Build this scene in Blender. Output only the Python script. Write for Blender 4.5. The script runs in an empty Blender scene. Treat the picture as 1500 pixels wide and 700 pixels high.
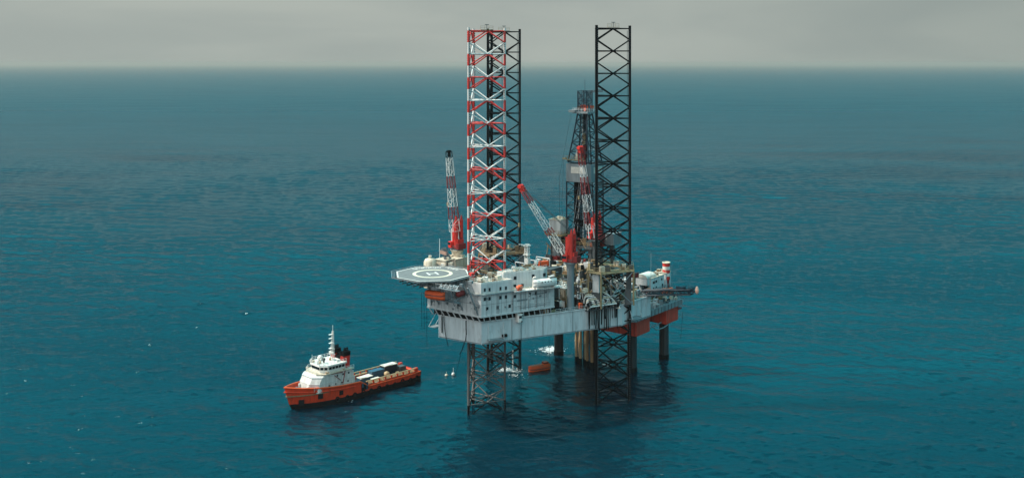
import bpy, math, random
from mathutils import Vector, Matrix, Quaternion
R = math.radians
sc = bpy.context.scene
COL = sc.collection
rnd = random.Random(7)

# ------------------------------------------------------------------ camera numbers (photo is 1500 x 700)
FPX, PITCH, CAMZ, HOR = 1500.0, 0.0, 102.0, 93.0
V0 = HOR + FPX * math.tan(PITCH)

# ------------------------------------------------------------------ mesh builder
class MB:
    def __init__(s): s.v = []; s.f = []; s.m = []; s.sm = []
    def add(s, vs, fs, mi=0, smooth=False):
        o = len(s.v); s.v += [tuple(p) for p in vs]
        for f in fs: s.f.append([o + i for i in f]); s.m.append(mi); s.sm.append(smooth)
    def box(s, c, d, mi=0, rz=0.0, rx=0.0, ry=0.0):
        M = Matrix.Rotation(rz, 3, 'Z') @ Matrix.Rotation(ry, 3, 'Y') @ Matrix.Rotation(rx, 3, 'X')
        C = Vector(c)
        vs = [C + M @ Vector((x * d[0] / 2, y * d[1] / 2, z * d[2] / 2)) for x in (-1, 1) for y in (-1, 1) for z in (-1, 1)]
        s.add(vs, [(0, 1, 3, 2), (4, 6, 7, 5), (0, 4, 5, 1), (2, 3, 7, 6), (0, 2, 6, 4), (1, 5, 7, 3)], mi)
    def tube(s, p, q, r, n=6, mi=0, r2=None, caps=True, smooth=True):
        p = Vector(p); q = Vector(q); d = q - p
        if d.length < 1e-6: return
        qt = d.to_track_quat('Z', 'Y'); r2 = r if r2 is None else r2
        vs = []
        for P, rr in ((p, r), (q, r2)):
            for i in range(n):
                t = 2 * math.pi * (i + .5) / n
                vs.append(P + qt @ Vector((rr * math.cos(t), rr * math.sin(t), 0)))
        fs = [(i, (i + 1) % n, n + (i + 1) % n, n + i) for i in range(n)]
        s.add(vs, fs, mi, smooth and n > 5)
        if caps: s.add(vs, [tuple(range(n - 1, -1, -1)), tuple(range(n, 2 * n))], mi)
    def path(s, pts, r, n=6, mi=0):
        for a, b in zip(pts, pts[1:]): s.tube(a, b, r, n, mi)
    def prism(s, poly, z0, z1, mi=0, top=None, poly2=None, bot=None):
        n = len(poly); p2 = poly2 or poly
        if sum(poly[i][0] * poly[(i + 1) % n][1] - poly[(i + 1) % n][0] * poly[i][1] for i in range(n)) < 0:
            poly = poly[::-1]; p2 = p2[::-1]
        vs = [(x, y, z0) for x, y in poly] + [(x, y, z1) for x, y in p2]
        s.add(vs, [(i, (i + 1) % n, n + (i + 1) % n, n + i) for i in range(n)], mi)
        s.add(vs, [tuple(range(n - 1, -1, -1))], mi if bot is None else bot)
        s.add(vs, [tuple(range(n, 2 * n))], mi if top is None else top)
    def lathe(s, c, prof, n=16, mi=0, axis='Z', smooth=True):
        c = Vector(c); vs = []
        for r, h in prof:
            for i in range(n):
                t = 2 * math.pi * i / n
                x, y = r * math.cos(t), r * math.sin(t)
                vs.append(c + (Vector((x, y, h)) if axis == 'Z' else Vector((h, x, y))))
        k = len(prof)
        fs = [(j * n + i, j * n + (i + 1) % n, (j + 1) * n + (i + 1) % n, (j + 1) * n + i) for j in range(k - 1) for i in range(n)]
        s.add(vs, fs, mi, smooth)
        s.add(vs, [tuple(range(n - 1, -1, -1)), tuple(range((k - 1) * n, k * n))], mi)
    def truss(s, p, q, w, h, nb, r=.12, rc=None, mi=0, up=(0, 0, 1), seg=None, taper=(1, 1)):
        """four-chord lattice from p to q; seg(t) picks a material slot"""
        p = Vector(p); q = Vector(q); d = (q - p).normalized(); u = Vector(up)
        sx = d.cross(u).normalized(); sy = sx.cross(d).normalized(); rc = rc or r * 1.4
        def cor(t):
            k = taper[0] + (taper[1] - taper[0]) * t; c = p.lerp(q, t)
            return [c + sx * (a * w / 2 * k) + sy * (b * h / 2 * k) for a, b in ((-1, -1), (1, -1), (1, 1), (-1, 1))]
        for i in range(nb):
            A, B = cor(i / nb), cor((i + 1) / nb); m = seg((i + .5) / nb) if seg else mi
            for k in range(4):
                k2 = (k + 1) % 4
                s.tube(A[k], B[k], rc * (1.7 if m == 2 else 1), 5, m, smooth=False)
                s.tube(A[k], A[k2], r, 4, m, caps=False)
                s.tube((A[k], A[k2])[i % 2], (B[k2], B[k])[i % 2], r, 4, m, caps=False)
        E = cor(1)
        for k in range(4): s.tube(E[k], E[(k + 1) % 4], r, 4, seg(1) if seg else mi)
    def rail(s, pts, h=1.1, mi=0, r=.05, step=2.0, closed=False):
        pts = [Vector(p) for p in pts]
        if closed: pts.append(pts[0])
        for a, b in zip(pts, pts[1:]):
            n = max(1, int((b - a).length / step))
            for k in (1.0, .55): s.tube(a + Vector((0, 0, h * k)), b + Vector((0, 0, h * k)), r, 4, mi, caps=False)
            for i in range(n + 1):
                c = a.lerp(b, i / n); s.tube(c, c + Vector((0, 0, h)), r, 4, mi, caps=False)

# ------------------------------------------------------------------ frames, things and parts
class Frame:
    def __init__(s, x, y, deg): s.o = Vector((x, y, 0)); s.h = R(deg)
    def world(s, p): return s.o + Matrix.Rotation(s.h, 3, 'Z') @ Vector(p)
    def local(s, w): return Matrix.Rotation(-s.h, 3, 'Z') @ (Vector(w) - s.o)
WORLD = Frame(0, 0, 0)
def at(u, v, Y=None, z=None):
    """pixel of the photo + a depth or a height -> world point"""
    cp, sp = math.cos(PITCH), math.sin(PITCH)
    d = Vector(((u - 750) / FPX, cp - sp * (v - V0) / FPX, -sp - cp * (v - V0) / FPX))
    t = (Y / d.y) if Y is not None else ((z - CAMZ) / d.z)
    return Vector((0, 0, CAMZ)) + d * t
def rat(u, v, Y=None, z=None): return RIG.local(at(u, v, Y, z))

def thing(name, label, cat, base=(0, 0, 0), frame=WORLD, group=None, kind=None):
    o = bpy.data.objects.new(name, None); COL.objects.link(o)
    o.location = frame.world(base); o.rotation_euler = (0, 0, frame.h)
    o['label'] = label; o['category'] = cat
    if group: o['group'] = group
    if kind: o['kind'] = kind
    o.empty_display_size = .5
    THB[o.name] = Vector(base)
    return o
THB = {}
def root_of(o):
    while o.parent: o = o.parent
    return o
def part(name, mb, mats, parent, label=None, kind=None):
    b = THB[root_of(parent).name]
    me = bpy.data.meshes.new(name)
    me.from_pydata([(x - b[0], y - b[1], z - b[2]) for x, y, z in mb.v], [], mb.f)
    for m in (mats if isinstance(mats, (list, tuple)) else [mats]): me.materials.append(m)
    me.polygons.foreach_set('material_index', mb.m)
    me.polygons.foreach_set('use_smooth', mb.sm)
    me.update()
    o = bpy.data.objects.new(name, me); COL.objects.link(o); o.parent = parent
    if label: o['label'] = label
    if kind: o['kind'] = kind
    return o
def solo(name, label, cat, mb, mats, base=(0, 0, 0), frame=WORLD, group=None, kind=None):
    """a thing that is one mesh"""
    me = bpy.data.meshes.new(name)
    me.from_pydata([(x - base[0], y - base[1], z - base[2]) for x, y, z in mb.v], [], mb.f)
    for m in (mats if isinstance(mats, (list, tuple)) else [mats]): me.materials.append(m)
    me.polygons.foreach_set('material_index', mb.m); me.polygons.foreach_set('use_smooth', mb.sm); me.update()
    o = bpy.data.objects.new(name, me); COL.objects.link(o)
    o.location = frame.world(base); o.rotation_euler = (0, 0, frame.h)
    if label: o['label'] = label
    if cat: o['category'] = cat
    if group: o['group'] = group
    if kind: o['kind'] = kind
    return o

# ------------------------------------------------------------------ materials
def paint(name, col, rough=.55, dirt=.35, rust=.0, streak=True, metal=0.0, dcol=None, sc_=1.0):
    m = bpy.data.materials.new(name); m.use_nodes = True
    nt = m.node_tree; N = nt.nodes; L = nt.links
    b = N['Principled BSDF']; b.inputs['Roughness'].default_value = rough; b.inputs['Metallic'].default_value = metal
    b.inputs['Specular IOR Level'].default_value = .35 if max(col) > .03 else .04
    tc = N.new('ShaderNodeTexCoord')
    mp = N.new('ShaderNodeMapping'); mp.inputs['Scale'].default_value = (1.1 * sc_, 1.1 * sc_, .13 * sc_) if streak else (.7 * sc_,) * 3
    L.new(tc.outputs['Object'], mp.inputs['Vector'])
    n1 = N.new('ShaderNodeTexNoise'); n1.inputs['Scale'].default_value = 1.0; n1.inputs['Detail'].default_value = 5
    n1.inputs['Roughness'].default_value = .65
    L.new(mp.outputs['Vector'], n1.inputs['Vector'])
    r1 = N.new('ShaderNodeMapRange'); r1.inputs['From Min'].default_value = .42; r1.inputs['From Max'].default_value = .72
    r1.inputs['To Min'].default_value = 0; r1.inputs['To Max'].default_value = dirt
    L.new(n1.outputs['Fac'], r1.inputs['Value'])
    mx = N.new('ShaderNodeMix'); mx.data_type = 'RGBA'
    mx.inputs['A'].default_value = (*col, 1)
    dc = dcol or tuple(c * .35 + .01 for c in col)
    mx.inputs['B'].default_value = (*dc, 1)
    L.new(r1.outputs['Result'], mx.inputs['Factor'])
    out = mx.outputs['Result']
    if rust > 0:
        n2 = N.new('ShaderNodeTexNoise'); n2.inputs['Scale'].default_value = .9 * sc_; mp2 = N.new('ShaderNodeMapping'); mp2.inputs['Scale'].default_value = (1, 1, .28) if streak else (1, 1, 1); L.new(tc.outputs['Object'], mp2.inputs['Vector']); n2.inputs['Detail'].default_value = 6
        n2.inputs['Roughness'].default_value = .7
        L.new(mp2.outputs['Vector'], n2.inputs['Vector'])
        r2 = N.new('ShaderNodeMapRange'); r2.inputs['From Min'].default_value = .56; r2.inputs['From Max'].default_value = .66
        r2.inputs['To Max'].default_value = rust
        L.new(n2.outputs['Fac'], r2.inputs['Value'])
        m2 = N.new('ShaderNodeMix'); m2.data_type = 'RGBA'; m2.inputs['B'].default_value = (.09, .035, .018, 1)
        L.new(out, m2.inputs['A']); L.new(r2.outputs['Result'], m2.inputs['Factor']); out = m2.outputs['Result']
    L.new(out, b.inputs['Base Color'])
    return m
M = {}
M['hull'] = paint('hull_grey_paint', (.54, .59, .605), .6, .4, .22, dcol=(.19, .215, .225), sc_=.8)
M['deck'] = paint('deck_plate', (.20, .155, .11), .8, .7, .5, streak=False, dcol=(.05, .05, .045))
M['white'] = paint('white_paint', (.70, .69, .65), .5, .4, .06, dcol=(.33, .30, .25))
M['cream'] = paint('cream_paint', (.60, .54, .43), .6, .6, .25, dcol=(.26, .18, .1))
M['lgrey'] = paint('light_grey_paint', (.56, .58, .58), .55, .5, .16)
M['grey'] = paint('mid_grey_paint', (.20, .235, .25), .6, .5, .1)
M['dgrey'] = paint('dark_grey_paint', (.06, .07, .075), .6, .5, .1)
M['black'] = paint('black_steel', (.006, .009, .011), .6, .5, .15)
M['legdark'] = paint('dark_leg_steel', (.0025, .0045, .006), .7, .4, .2)
M['red'] = paint('red_paint', (.60, .035, .026), .5, .45, .05)
M['dred'] = paint('deep_red_paint', (.22, .018, .018), .55, .5, .1)
M['redgirder'] = paint('red_girder_paint', (.60, .06, .035), .6, .6, .25, dcol=(.16, .03, .02))
M['orange'] = paint('orange_paint', (.80, .115, .028), .5, .35, .05)
M['yellow'] = paint('ochre_paint', (.30, .225, .12), .6, .6, .3)
M['brown'] = paint('rusty_brown_steel', (.22, .14, .075), .75, .6, .4)
M['rust'] = paint('rusted_pipe', (.36, .21, .10), .75, .6, .35, dcol=(.07, .04, .025))
M['tan'] = paint('tan_pipe', (.50, .36, .20), .7, .6, .2, dcol=(.1, .07, .05))
M['glass'] = paint('dark_window_glass', (.012, .022, .03), .15, .1)
M['blue'] = paint('dark_blue_paint', (.006, .021, .036), .6, .4, 0)
M['column'] = paint('dark_column_steel', (.028, .034, .038), .7, .5, .35)
M['shipwhite'] = paint('ship_white_paint', (.62, .61, .57), .55, .6, .25)
M['cblue'] = paint('container_blue', (.03, .095, .15), .6, .5, .1)
M['helideck'] = paint('helideck_green_grey', (.155, .165, .165), .8, .55, 0, streak=False)
M['mark'] = paint('white_marking', (.58, .58, .54), .7, .3, 0, streak=False)
M['ymark'] = paint('yellow_marking', (.62, .58, .44), .7, .3, 0, streak=False)
M['legwhite'] = paint('leg_white_paint', (.64, .64, .61), .55, .35, .1)
M['leggrey'] = paint('weathered_leg_steel', (.13, .12, .115), .7, .7, .5)
M['shipred'] = paint('ship_orange_red', (.66, .050, .014), .55, .6, .3, dcol=(.22, .03, .015))
M['boot'] = paint('ship_black_boot', (.012, .013, .015), .6, .3, .2)
M['wood'] = paint('wood_deck', (.25, .165, .10), .8, .6, .3, streak=False)
M['tarp'] = paint('pale_tarpaulin', (.58, .56, .5), .8, .4, 0, streak=False)
M['skin'] = paint('pale_salmon_cloth', (.75, .42, .32), .8, .2, 0)
HAZE, SKY, SUN, EXPO = 6e-5, .1, 5.4, .12
WAVE = .195; DENOISE = True; UP_M = (.05, .7, 1.1)
CLOUD_D, CLOUD_L, UP_F, UP_B, HAZECOL = (3.3, 3.7, 3.48), (3.9, 4.25, 3.9), (.03, 8.8, 11.0), (13, 13.8, 13.8), (.52, .47, .425, 1)

# ================================================================== the jack-up rig
# rig frame: x runs aft along the rig, y to the far side, origin in the bow leg, z = 0 the sea
RIG = Frame(-8.8, 303.2, 52.5)
def Q(a, l, z): return (a, -l, z)          # l = distance towards the near side
ZB, ZT = 22.9, 29.2
AX = 2.0                                    # centre line
P0, P1, P2, P3 = (-13.3, 5.5), (-11.9, -9.4), (30.2, -29.8), (45.9, -30.6)
P3b, P2b = (46.4, 26.0), (31.5, 25.5)
HULL = [P0, P1, P2, P3, P3b, P2b]
rig = thing('jackup_rig', 'light grey jack-up drilling rig hull standing on three tall lattice legs', 'oil rig', (0, 0, 0), RIG)

def edge_pt(p, q, t): return (p[0] + (q[0] - p[0]) * t, p[1] + (q[1] - p[1]) * t)
def edge_n(p, q):
    d = Vector((q[0] - p[0], q[1] - p[1])).normalized(); return Vector((d.y, -d.x)), d
mb = MB(); mb.prism(HULL, ZB, ZT, 0, top=1, bot=2)  # underside coloured dark to deepen the shade on the sea below
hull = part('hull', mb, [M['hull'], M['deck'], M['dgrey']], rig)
# plate seams, rubbing strake and a deck coaming
mb = MB()
for p, q in ((P0, P1), (P1, P2), (P2, P3)):
    n, d = edge_n(p, q)
    if n.dot(Vector((p[0] - 16, p[1]))) < 0: n = -n
    Ln = (Vector(q) - Vector(p)).length; k = int(Ln / 2.4); ang = math.atan2(d.y, d.x)
    for i in range(1, k):
        c = Vector(p) + d * (Ln * i / k + rnd.uniform(-.3, .3)) + n * .03
        mb.box((c.x, c.y, (ZB + ZT) / 2), (.09 if i % 4 else .2, .06, ZT - ZB - .1), 0 if i % 4 else 1, rz=ang)
    c = (Vector(p) + Vector(q)) / 2 + n * .12
    mb.box((c.x, c.y, ZT + .12), (Ln, .35, .3), 2, rz=ang)
    c = (Vector(p) + Vector(q)) / 2 + n * .05
    mb.box((c.x, c.y, ZB + .25), (Ln - .4, .1, .25), 1, rz=ang)
part('plating', mb, [M['hull'], M['grey'], M['lgrey']], hull, kind='stuff')

# ------------------------------------------------------------------ legs
LEG_S = 11.6
leg_rot = R(25 - 52.5)
def chord_xy(c):
    """three chord positions of a leg whose near-left chord edge lies at 25 and 85 degrees in the world"""
    e1 = Vector((math.cos(R(25 - 52.5)), math.sin(R(25 - 52.5)))); e2 = Vector((math.cos(R(85 - 52.5)), math.sin(R(85 - 52.5))))
    c0 = Vector(c) - (e1 + e2) * LEG_S / 3
    return [c0, c0 + e1 * LEG_S, c0 + e2 * LEG_S]
def leg(cw, ztop, painted, label):
    c = RIG.local((cw[0], cw[1], 0)); ch = chord_xy((c.x, c.y))
    mats = [M['legdark'], M['leggrey']] if not painted else [M['red'], M['legwhite'], M['leggrey'], M['legdark']]
    lg_mb = MB()
    zk = [ztop - .9 - 6.8 * k for k in range(18)]
    zk = [z for z in zk if z > -6]
    def colat(z):
        if not painted: return 0
        if z < 2.6: return 3
        if z < 31: return 2
        f = ((zk[0] - z) / 6.8) % 1.0
        return 0 if f < .5 else 1
    # horizontals, diagonals, plan bracing
    for k, z in enumerate(zk):
        hc = (0 if not painted else (2 if z < 31 else (0 if k % 2 == 0 else 1)))
        mids = []
        for i in range(3):
            a, b = ch[i], ch[(i + 1) % 3]; m = (a + b) / 2; mids.append((m.x, m.y, z))
            lg_mb.tube((a.x, a.y, z), (b.x, b.y, z), .17, 6, hc, caps=False)
            for sgn in (1, -1):
                z2 = z + sgn * 3.4
                if z2 > ztop or z2 < -6: continue
                dm = colat(z + sgn * 1.7)
                if painted and i == 1 and z > 31 and False: dm = 3
                for e in (a, b): lg_mb.tube((m.x, m.y, z), (e.x, e.y, z2), .19 if painted else .215, 6, dm, caps=False)
        for i in range(3): lg_mb.tube(mids[i], mids[(i + 1) % 3], .11, 5, hc, caps=False)
    lg = part('leg', lg_mb, mats, rig, label=label, kind=None)
    cen = sum(ch, Vector((0, 0))) / 3
    for i, cxy in enumerate(ch):
        cb = MB(); z = -6.0
        cuts = [-6] + [q for q in sorted([zz for zz in zk] + [zz - 3.4 for zz in zk]) if -6 < q < ztop] + [ztop]
        for z0, z1 in zip(cuts, cuts[1:]): cb.tube((cxy.x, cxy.y, z0), (cxy.x, cxy.y, z1), .36 if painted else .42, 8, colat((z0 + z1) / 2), caps=(z1 == ztop))
        part('chord', cb, mats, lg)
        rb = MB(); o = (cxy - cen).normalized(); zz = -4.0
        tm = len(mats)
        while zz < ztop - .5:      # rack teeth on both sides of the chord
            for sg in (1, -1):
                t = Vector((-o.y, o.x)) * sg * .43
                rb.box((cxy.x + t.x, cxy.y + t.y, zz), (.2, .16, .34), 0, rz=math.atan2(o.y, o.x))
            zz += .68
        part('rack', rb, [M['dgrey']], lg, kind='stuff')
    tb = MB()                       # top walkway and lamp bracket
    a, b = ch[1], ch[2]; m0 = (ch[0] + ch[1]) / 2
    tb.box((m0.x, m0.y, ztop - .55), (4.0, .9, .12), 0, rz=leg_rot)
    tb.tube((m0.x, m0.y, ztop - .5), (m0.x, m0.y, ztop + .9), .08, 5, 1)
    tb.box((m0.x, m0.y, ztop + .9), (1.2, .25, .18), 1, rz=leg_rot)
    ee = (ch[1] - ch[0]).normalized()
    tb.rail([(m0.x - ee.x * 2, m0.y - ee.y * 2, ztop - .5), (m0.x + ee.x * 2, m0.y + ee.y * 2, ztop - .5)], 1.0, 0, .04, 1.0)
    part('walkway', tb, [M['yellow'], M['dgrey']], lg)
    lb = MB()                       # a ladder pipe down one face
    pp = ch[1] - ee * .9
    lb.tube((pp.x, pp.y, -4), (pp.x, pp.y, ztop - 1.5), .07, 5, 0)
    part('pipe', lb, [M['dgrey']], lg)
    return c
LEGF, LEGR, LEGB = (-8.8, 303.2), (29.1, 311.5), (-4.1, 343.0)
cF = leg(LEGF, 112.4, True, 'leg painted in red and white bands')
cR = leg(LEGR, 113.4, False, 'black lattice leg beside the derrick')
cB = leg(LEGB, 113.4, False, 'black lattice leg behind the banded one')

# ------------------------------------------------------------------ jacking frames round the legs
def jack(c, zp, mat, rad, colm):
    jb = MB(); ch = chord_xy((c.x, c.y)); cen = Vector((c.x, c.y))
    outer = []
    for q in ch:
        d = (q - cen).normalized(); t = Vector((-d.y, d.x))
        outer += [q + d * rad - t * 2.2, q + d * rad + t * 2.2]
    inner = [cen + (p - cen) * .62 for p in outer]
    n = len(outer)
    for i in range(n):
        j = (i + 1) % n
        quad = [outer[i], outer[j], inner[j], inner[i]]
        jb.prism([(p.x, p.y) for p in quad], zp - .45, zp, 0)
        jb.tube((outer[i].x, outer[i].y, zp - .5), (outer[j].x, outer[j].y, zp - .5), .32, 5, 0)
    jb.rail([(p.x, p.y, zp) for p in outer], 1.2, 0, .06, 1.6, closed=True)
    fr = part('jacking_frame', jb, [mat], rig)
    for i, q in enumerate(ch):
        d = (q - cen).normalized(); t = Vector((-d.y, d.x)); pb = MB()
        a = q + d * (rad - .6)
        pb.prism([(a.x + t.x * s * k - d.x * e * k, a.y + t.y * s * k - d.y * e * k) for s, e, k in ((-1, 0, 1.9), (1, 0, 1.9), (1, 1.1, 1.9), (-1, 1.1, 1.9))], ZT, ZT + 4.5, 1,
                 poly2=[(a.x + t.x * s * 1.2 - d.x * e * 1.8, a.y + t.y * s * 1.2 - d.y * e * 1.8) for s, e in ((-1, 0), (1, 0), (1, 1.1), (-1, 1.1))])
        pb.box((a.x - d.x * .8, a.y - d.y * .8, (ZT + 4.5 + zp - .5) / 2), (1.6, 2.2, zp - .5 - ZT - 4.5), 0, rz=math.atan2(d.y, d.x))
        part('jack_house', pb, [colm[i], M['dgrey']], fr)
    bb = MB()
    for i in range(n):
        j = (i + 1) % n; A, B = outer[i], outer[j]
        bb.tube((A.x, A.y, ZT), (A.x, A.y, zp), .3, 6, 1)
        if (A - B).length > 5:
            bb.tube((A.x, A.y, ZT), (B.x, B.y, zp - .5), .15, 6, 0); bb.tube((B.x, B.y, ZT), (A.x, A.y, zp - .5), .15, 6, 0)
    part('brace', bb, [M['grey'], mat], fr, kind='stuff')
    gb = MB()
    for _ in range(16):
        k = rnd.randrange(n); p = outer[k].lerp(inner[k], rnd.uniform(.2, .8)).lerp(outer[(k + 1) % n].lerp(inner[(k + 1) % n], .5), rnd.random())
        h = rnd.uniform(.6, 2.0)
        gb.box((p.x, p.y, zp + h / 2), (rnd.uniform(.5, 1.6), rnd.uniform(.5, 1.6), h), rnd.randrange(3), rz=rnd.random())
    part('machinery', gb, [M['brown'], M['cream'], M['dgrey']], fr, kind='stuff')
jack(cF, 39.4, M['brown'], 2.0, (M['lgrey'], M['brown'], M['grey']))
jack(cR, 40.0, M['yellow'], 1.1, (M['lgrey'], M['dgrey'], M['dgrey']))
jack(cB, 39.6, M['brown'], 2.0, (M['dgrey'], M['grey'], M['dgrey']))

# ------------------------------------------------------------------ accommodation block
acc = thing('accommodation_block', 'white multi-storey living quarters with small square windows under the helideck', 'building', Q(-2, 12, ZT), RIG)
LOW = [(-13.6, 9.5), (-13.6, -10.7), (9, -19.7), (9, -10.8), (-7.8, -9.4), (-7.8, 9.5)]
TI2 = [(-13.3, 3), (-13.3, -10.4), (-4.0, -14.1), (-4.0, -10.3), (-7.9, -9.2), (-8.0, 3)]
mb = MB(); mb.prism(LOW, 31.3, 37.5, 0, top=1)
low = part('wall', mb, [M['lgrey'], M['cream']], acc)
mb = MB(); mb.prism(TI2, 37.5, 40.2, 0, top=1); part('upper_wall', mb, [M['lgrey'], M['cream']], acc)
TI3 = [(-3.6, -10.7), (-3.6, -10.75), (7.8, -16.9), (9.6, -17.0), (9.6, -10.2), (-3.6, -9.4)]
TI3 = [(-3.9, -11.0), (7.6, -17.1), (9.8, -16.6), (9.8, -10.2), (-3.9, -8.6)]
mb = MB(); mb.prism(TI3, 37.5, 41.7, 0, top=1); part('top_house', mb, [M['lgrey'], M['tarp']], acc)
# parapets and the overhung walkway
mb = MB()
def edgebox(b, p, q, z, h, w, mi=0, off=0.0, cxy=(0, 0)):
    n, d = edge_n(p, q); m = (Vector(p) + Vector(q)) / 2
    if n.dot(m - Vector(cxy)) < 0: n = -n
    m = m + n * off
    b.box((m.x, m.y, z + h / 2), ((Vector(q) - Vector(p)).length + .02, w, h), mi, rz=math.atan2(d.y, d.x))
for pl, z in ((TI3, 41.7), (TI2, 40.2)):
    for i in range(len(pl)): edgebox(mb, pl[i], pl[(i + 1) % len(pl)], z, .45 + .003 * i, .18 + .002 * i, 0, -.1, (0, -10))
part('parapet', mb, [M['white']], acc)
mb = MB()
wk0, wk1 = (-4.2, -14.6), (10.2, -20.6)
n, d = edge_n(wk0, wk1); n = n if n.y < 0 else -n
poly = [Vector(wk0), Vector(wk1), Vector(wk1) + n * 2.2, Vector(wk0) + n * 1.2]
mb.prism([(p.x, p.y) for p in poly], 37.2, 37.46, 0)
mb.rail([(p.x, p.y, 37.46) for p in (poly[0], poly[3], poly[2], poly[1])], 1.1, 0, .05, 1.5)
e0, e1 = Vector((-13.6, -10.7)), Vector((-4.2, -14.6))
mb.box(((e0.x + e1.x) / 2 + n.x * .35, (e0.y + e1.y) / 2 + n.y * .35, 37.35), ((e1 - e0).length, .7, .16), 1, rz=math.atan2(e1.y - e0.y, e1.x - e0.x))
mb.box((-13.9, -1.5, 37.33), (.6, 18.0, .15), 1)
part('walkway', mb, [M['white'], M['grey']], acc)
# windows
def windows(pts, wall_p, wall_q, w, h, parent):
    """pts: pixels of the photo, dropped on the vertical wall plane through wall_p, wall_q (rig x,y)"""
    n, d = edge_n(wall_p, wall_q)
    if n.y > 0 and abs(n.y) > .5 or (abs(n.y) <= .5 and n.x > 0): n = -n
    ang = math.atan2(d.y, d.x); cam = RIG.local((0, 0, CAMZ))
    for u, v in pts:
        t = RIG.local(at(u, v, Y=300)); dr = t - cam
        k = ((Vector((wall_p[0], wall_p[1])) - Vector((cam.x, cam.y))).dot(n)) / (Vector((dr.x, dr.y)).dot(n))
        P = cam + dr * k; c = Vector((P.x, P.y)) + n * .05
        b = MB(); b.box((c.x, c.y, P.z), (w, .1, h), 0, rz=ang)
        c2 = c + n * .02; b2 = MB()
        f = part('window', b, [M['dgrey']], parent)
        b2.box((c2.x, c2.y, P.z), (w - .16, .1, h - .16), 0, rz=ang); part('pane', b2, [M['glass']], f)
S0, S1 = (-13.6, -10.7), (9, -19.7)
windows([(710, 438), (717, 437.2), (733, 435.6), (741, 434.7), (713.6, 452), (729, 450.2), (746.4, 448), (776, 431), (785, 429.5), (754, 434)], S0, S1, .75, .95, acc)
windows([(696.6, 451.5), (672, 446.0), (655, 443)], (-13.6, 11), (-13.6, -10.7), .9, .95, acc)
windows([(710, 424.5), (717, 424), (733, 422.6), (741, 421.8)], (-13.3, -10.4), (-4, -14.1), .6, .95, acc)
windows([(754.5, 407), (781, 404.2), (797.3, 402.2), (754, 419), (765, 418)], (-3.9, -11), (7.6, -17.1), .85, .95, acc)
# crawl space between the block and the hull: recessed wall coloured black for the gap's shade, raking struts
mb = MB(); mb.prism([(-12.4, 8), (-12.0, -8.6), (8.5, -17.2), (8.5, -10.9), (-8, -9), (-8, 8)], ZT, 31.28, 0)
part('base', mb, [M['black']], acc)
for p, q, k in (((-13.5, 10), (-13.5, -10.5), 9), ((-13.4, -10.7), (8.9, -19.6), 13)):
    for i in range(k):
        t = (i + .3) / k; a = Vector(edge_pt(p, q, t)); b = Vector(edge_pt(p, q, min(1, t + .045)))
        inw = Vector((.9, 0)) if k == 9 else Vector((.35, 1.0))
        sb = MB(); sb.tube((a.x, a.y, 31.35), (b.x + inw.x, b.y + inw.y, ZT), .16, 5, 0)
        part('strut', sb, [M['lgrey']], acc)
mb = MB(); edgebox(mb, (-13.6, 9.5), S0, 31.0, .5, .35, 0, .05, (0, 0)); edgebox(mb, S0, S1, 31.0, .5, .35, 0, .05, (0, 0))
part('sill_beam', mb, [M['lgrey']], acc)
# thin grey panels on the long wall
mb = MB()
n, d = edge_n(S0, S1); n = n if n.y < 0 else -n; ang = math.atan2(d.y, d.x)
for t, zz, w, h in ((.55, 34.4, 3.4, .5), (.63, 33.4, 2.6, .35), (.78, 35.6, 4.5, .3), (.86, 33.2, 3.4, .8), (.7, 32.2, 9, .16), (.93, 34.5, 2.0, 1.8)):
    c = Vector(edge_pt(S0, S1, t)) + n * .05; mb.box((c.x, c.y, zz), (w, .08, h), rnd.randrange(2), rz=ang)
for k in range(5):
    c = Vector(edge_pt(S0, S1, .42 + .11 * k)) + n * .14; mb.tube((c.x, c.y, 31.6), (c.x, c.y, 37.2), .1, 5, 0)
for zz in (33.0, 36.4):
    a = Vector(edge_pt(S0, S1, .45)) + n * .16; b = Vector(edge_pt(S0, S1, .97)) + n * .16; mb.tube((a.x, a.y, zz), (b.x, b.y, zz), .08, 5, 1)
for (p, q), nn_ in (((S0, S1), n), (((-13.6, 9.5), S0), Vector((-1, 0)))):     # plate seams, vents, cable runs
    dd_ = (Vector(q) - Vector(p)); L2 = dd_.length; an2 = math.atan2(dd_.y, dd_.x)
    for k in range(1, 15):
        c = Vector(p).lerp(Vector(q), k / 15) + nn_ * .02; mb.box((c.x, c.y, 34.3), (.05, .05, 5.9), 0, rz=an2)
    c = Vector(p).lerp(Vector(q), .5) + nn_ * .03; mb.box((c.x, c.y, 34.45), (L2 - .2, .06, .08), 0, rz=an2)
    for k in range(16):
        c = Vector(p).lerp(Vector(q), rnd.uniform(.04, .96)) + nn_ * .12; mb.box((c.x, c.y, rnd.uniform(32, 37)), (rnd.uniform(.2, .7), .22, rnd.uniform(.2, .6)), rnd.randrange(2), rz=an2)
    for k in range(3):
        c = Vector(p).lerp(Vector(q), (.22, .58, .9)[k]) + nn_ * .15
        for o in (-.22, .22): mb.tube((c.x + o * dd_.x / L2, c.y + o * dd_.y / L2, 31.4), (c.x + o * dd_.x / L2, c.y + o * dd_.y / L2, 37.4), .05, 4, 0)
part('pipework', mb, [M['grey'], M['lgrey']], acc, kind='stuff')
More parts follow.
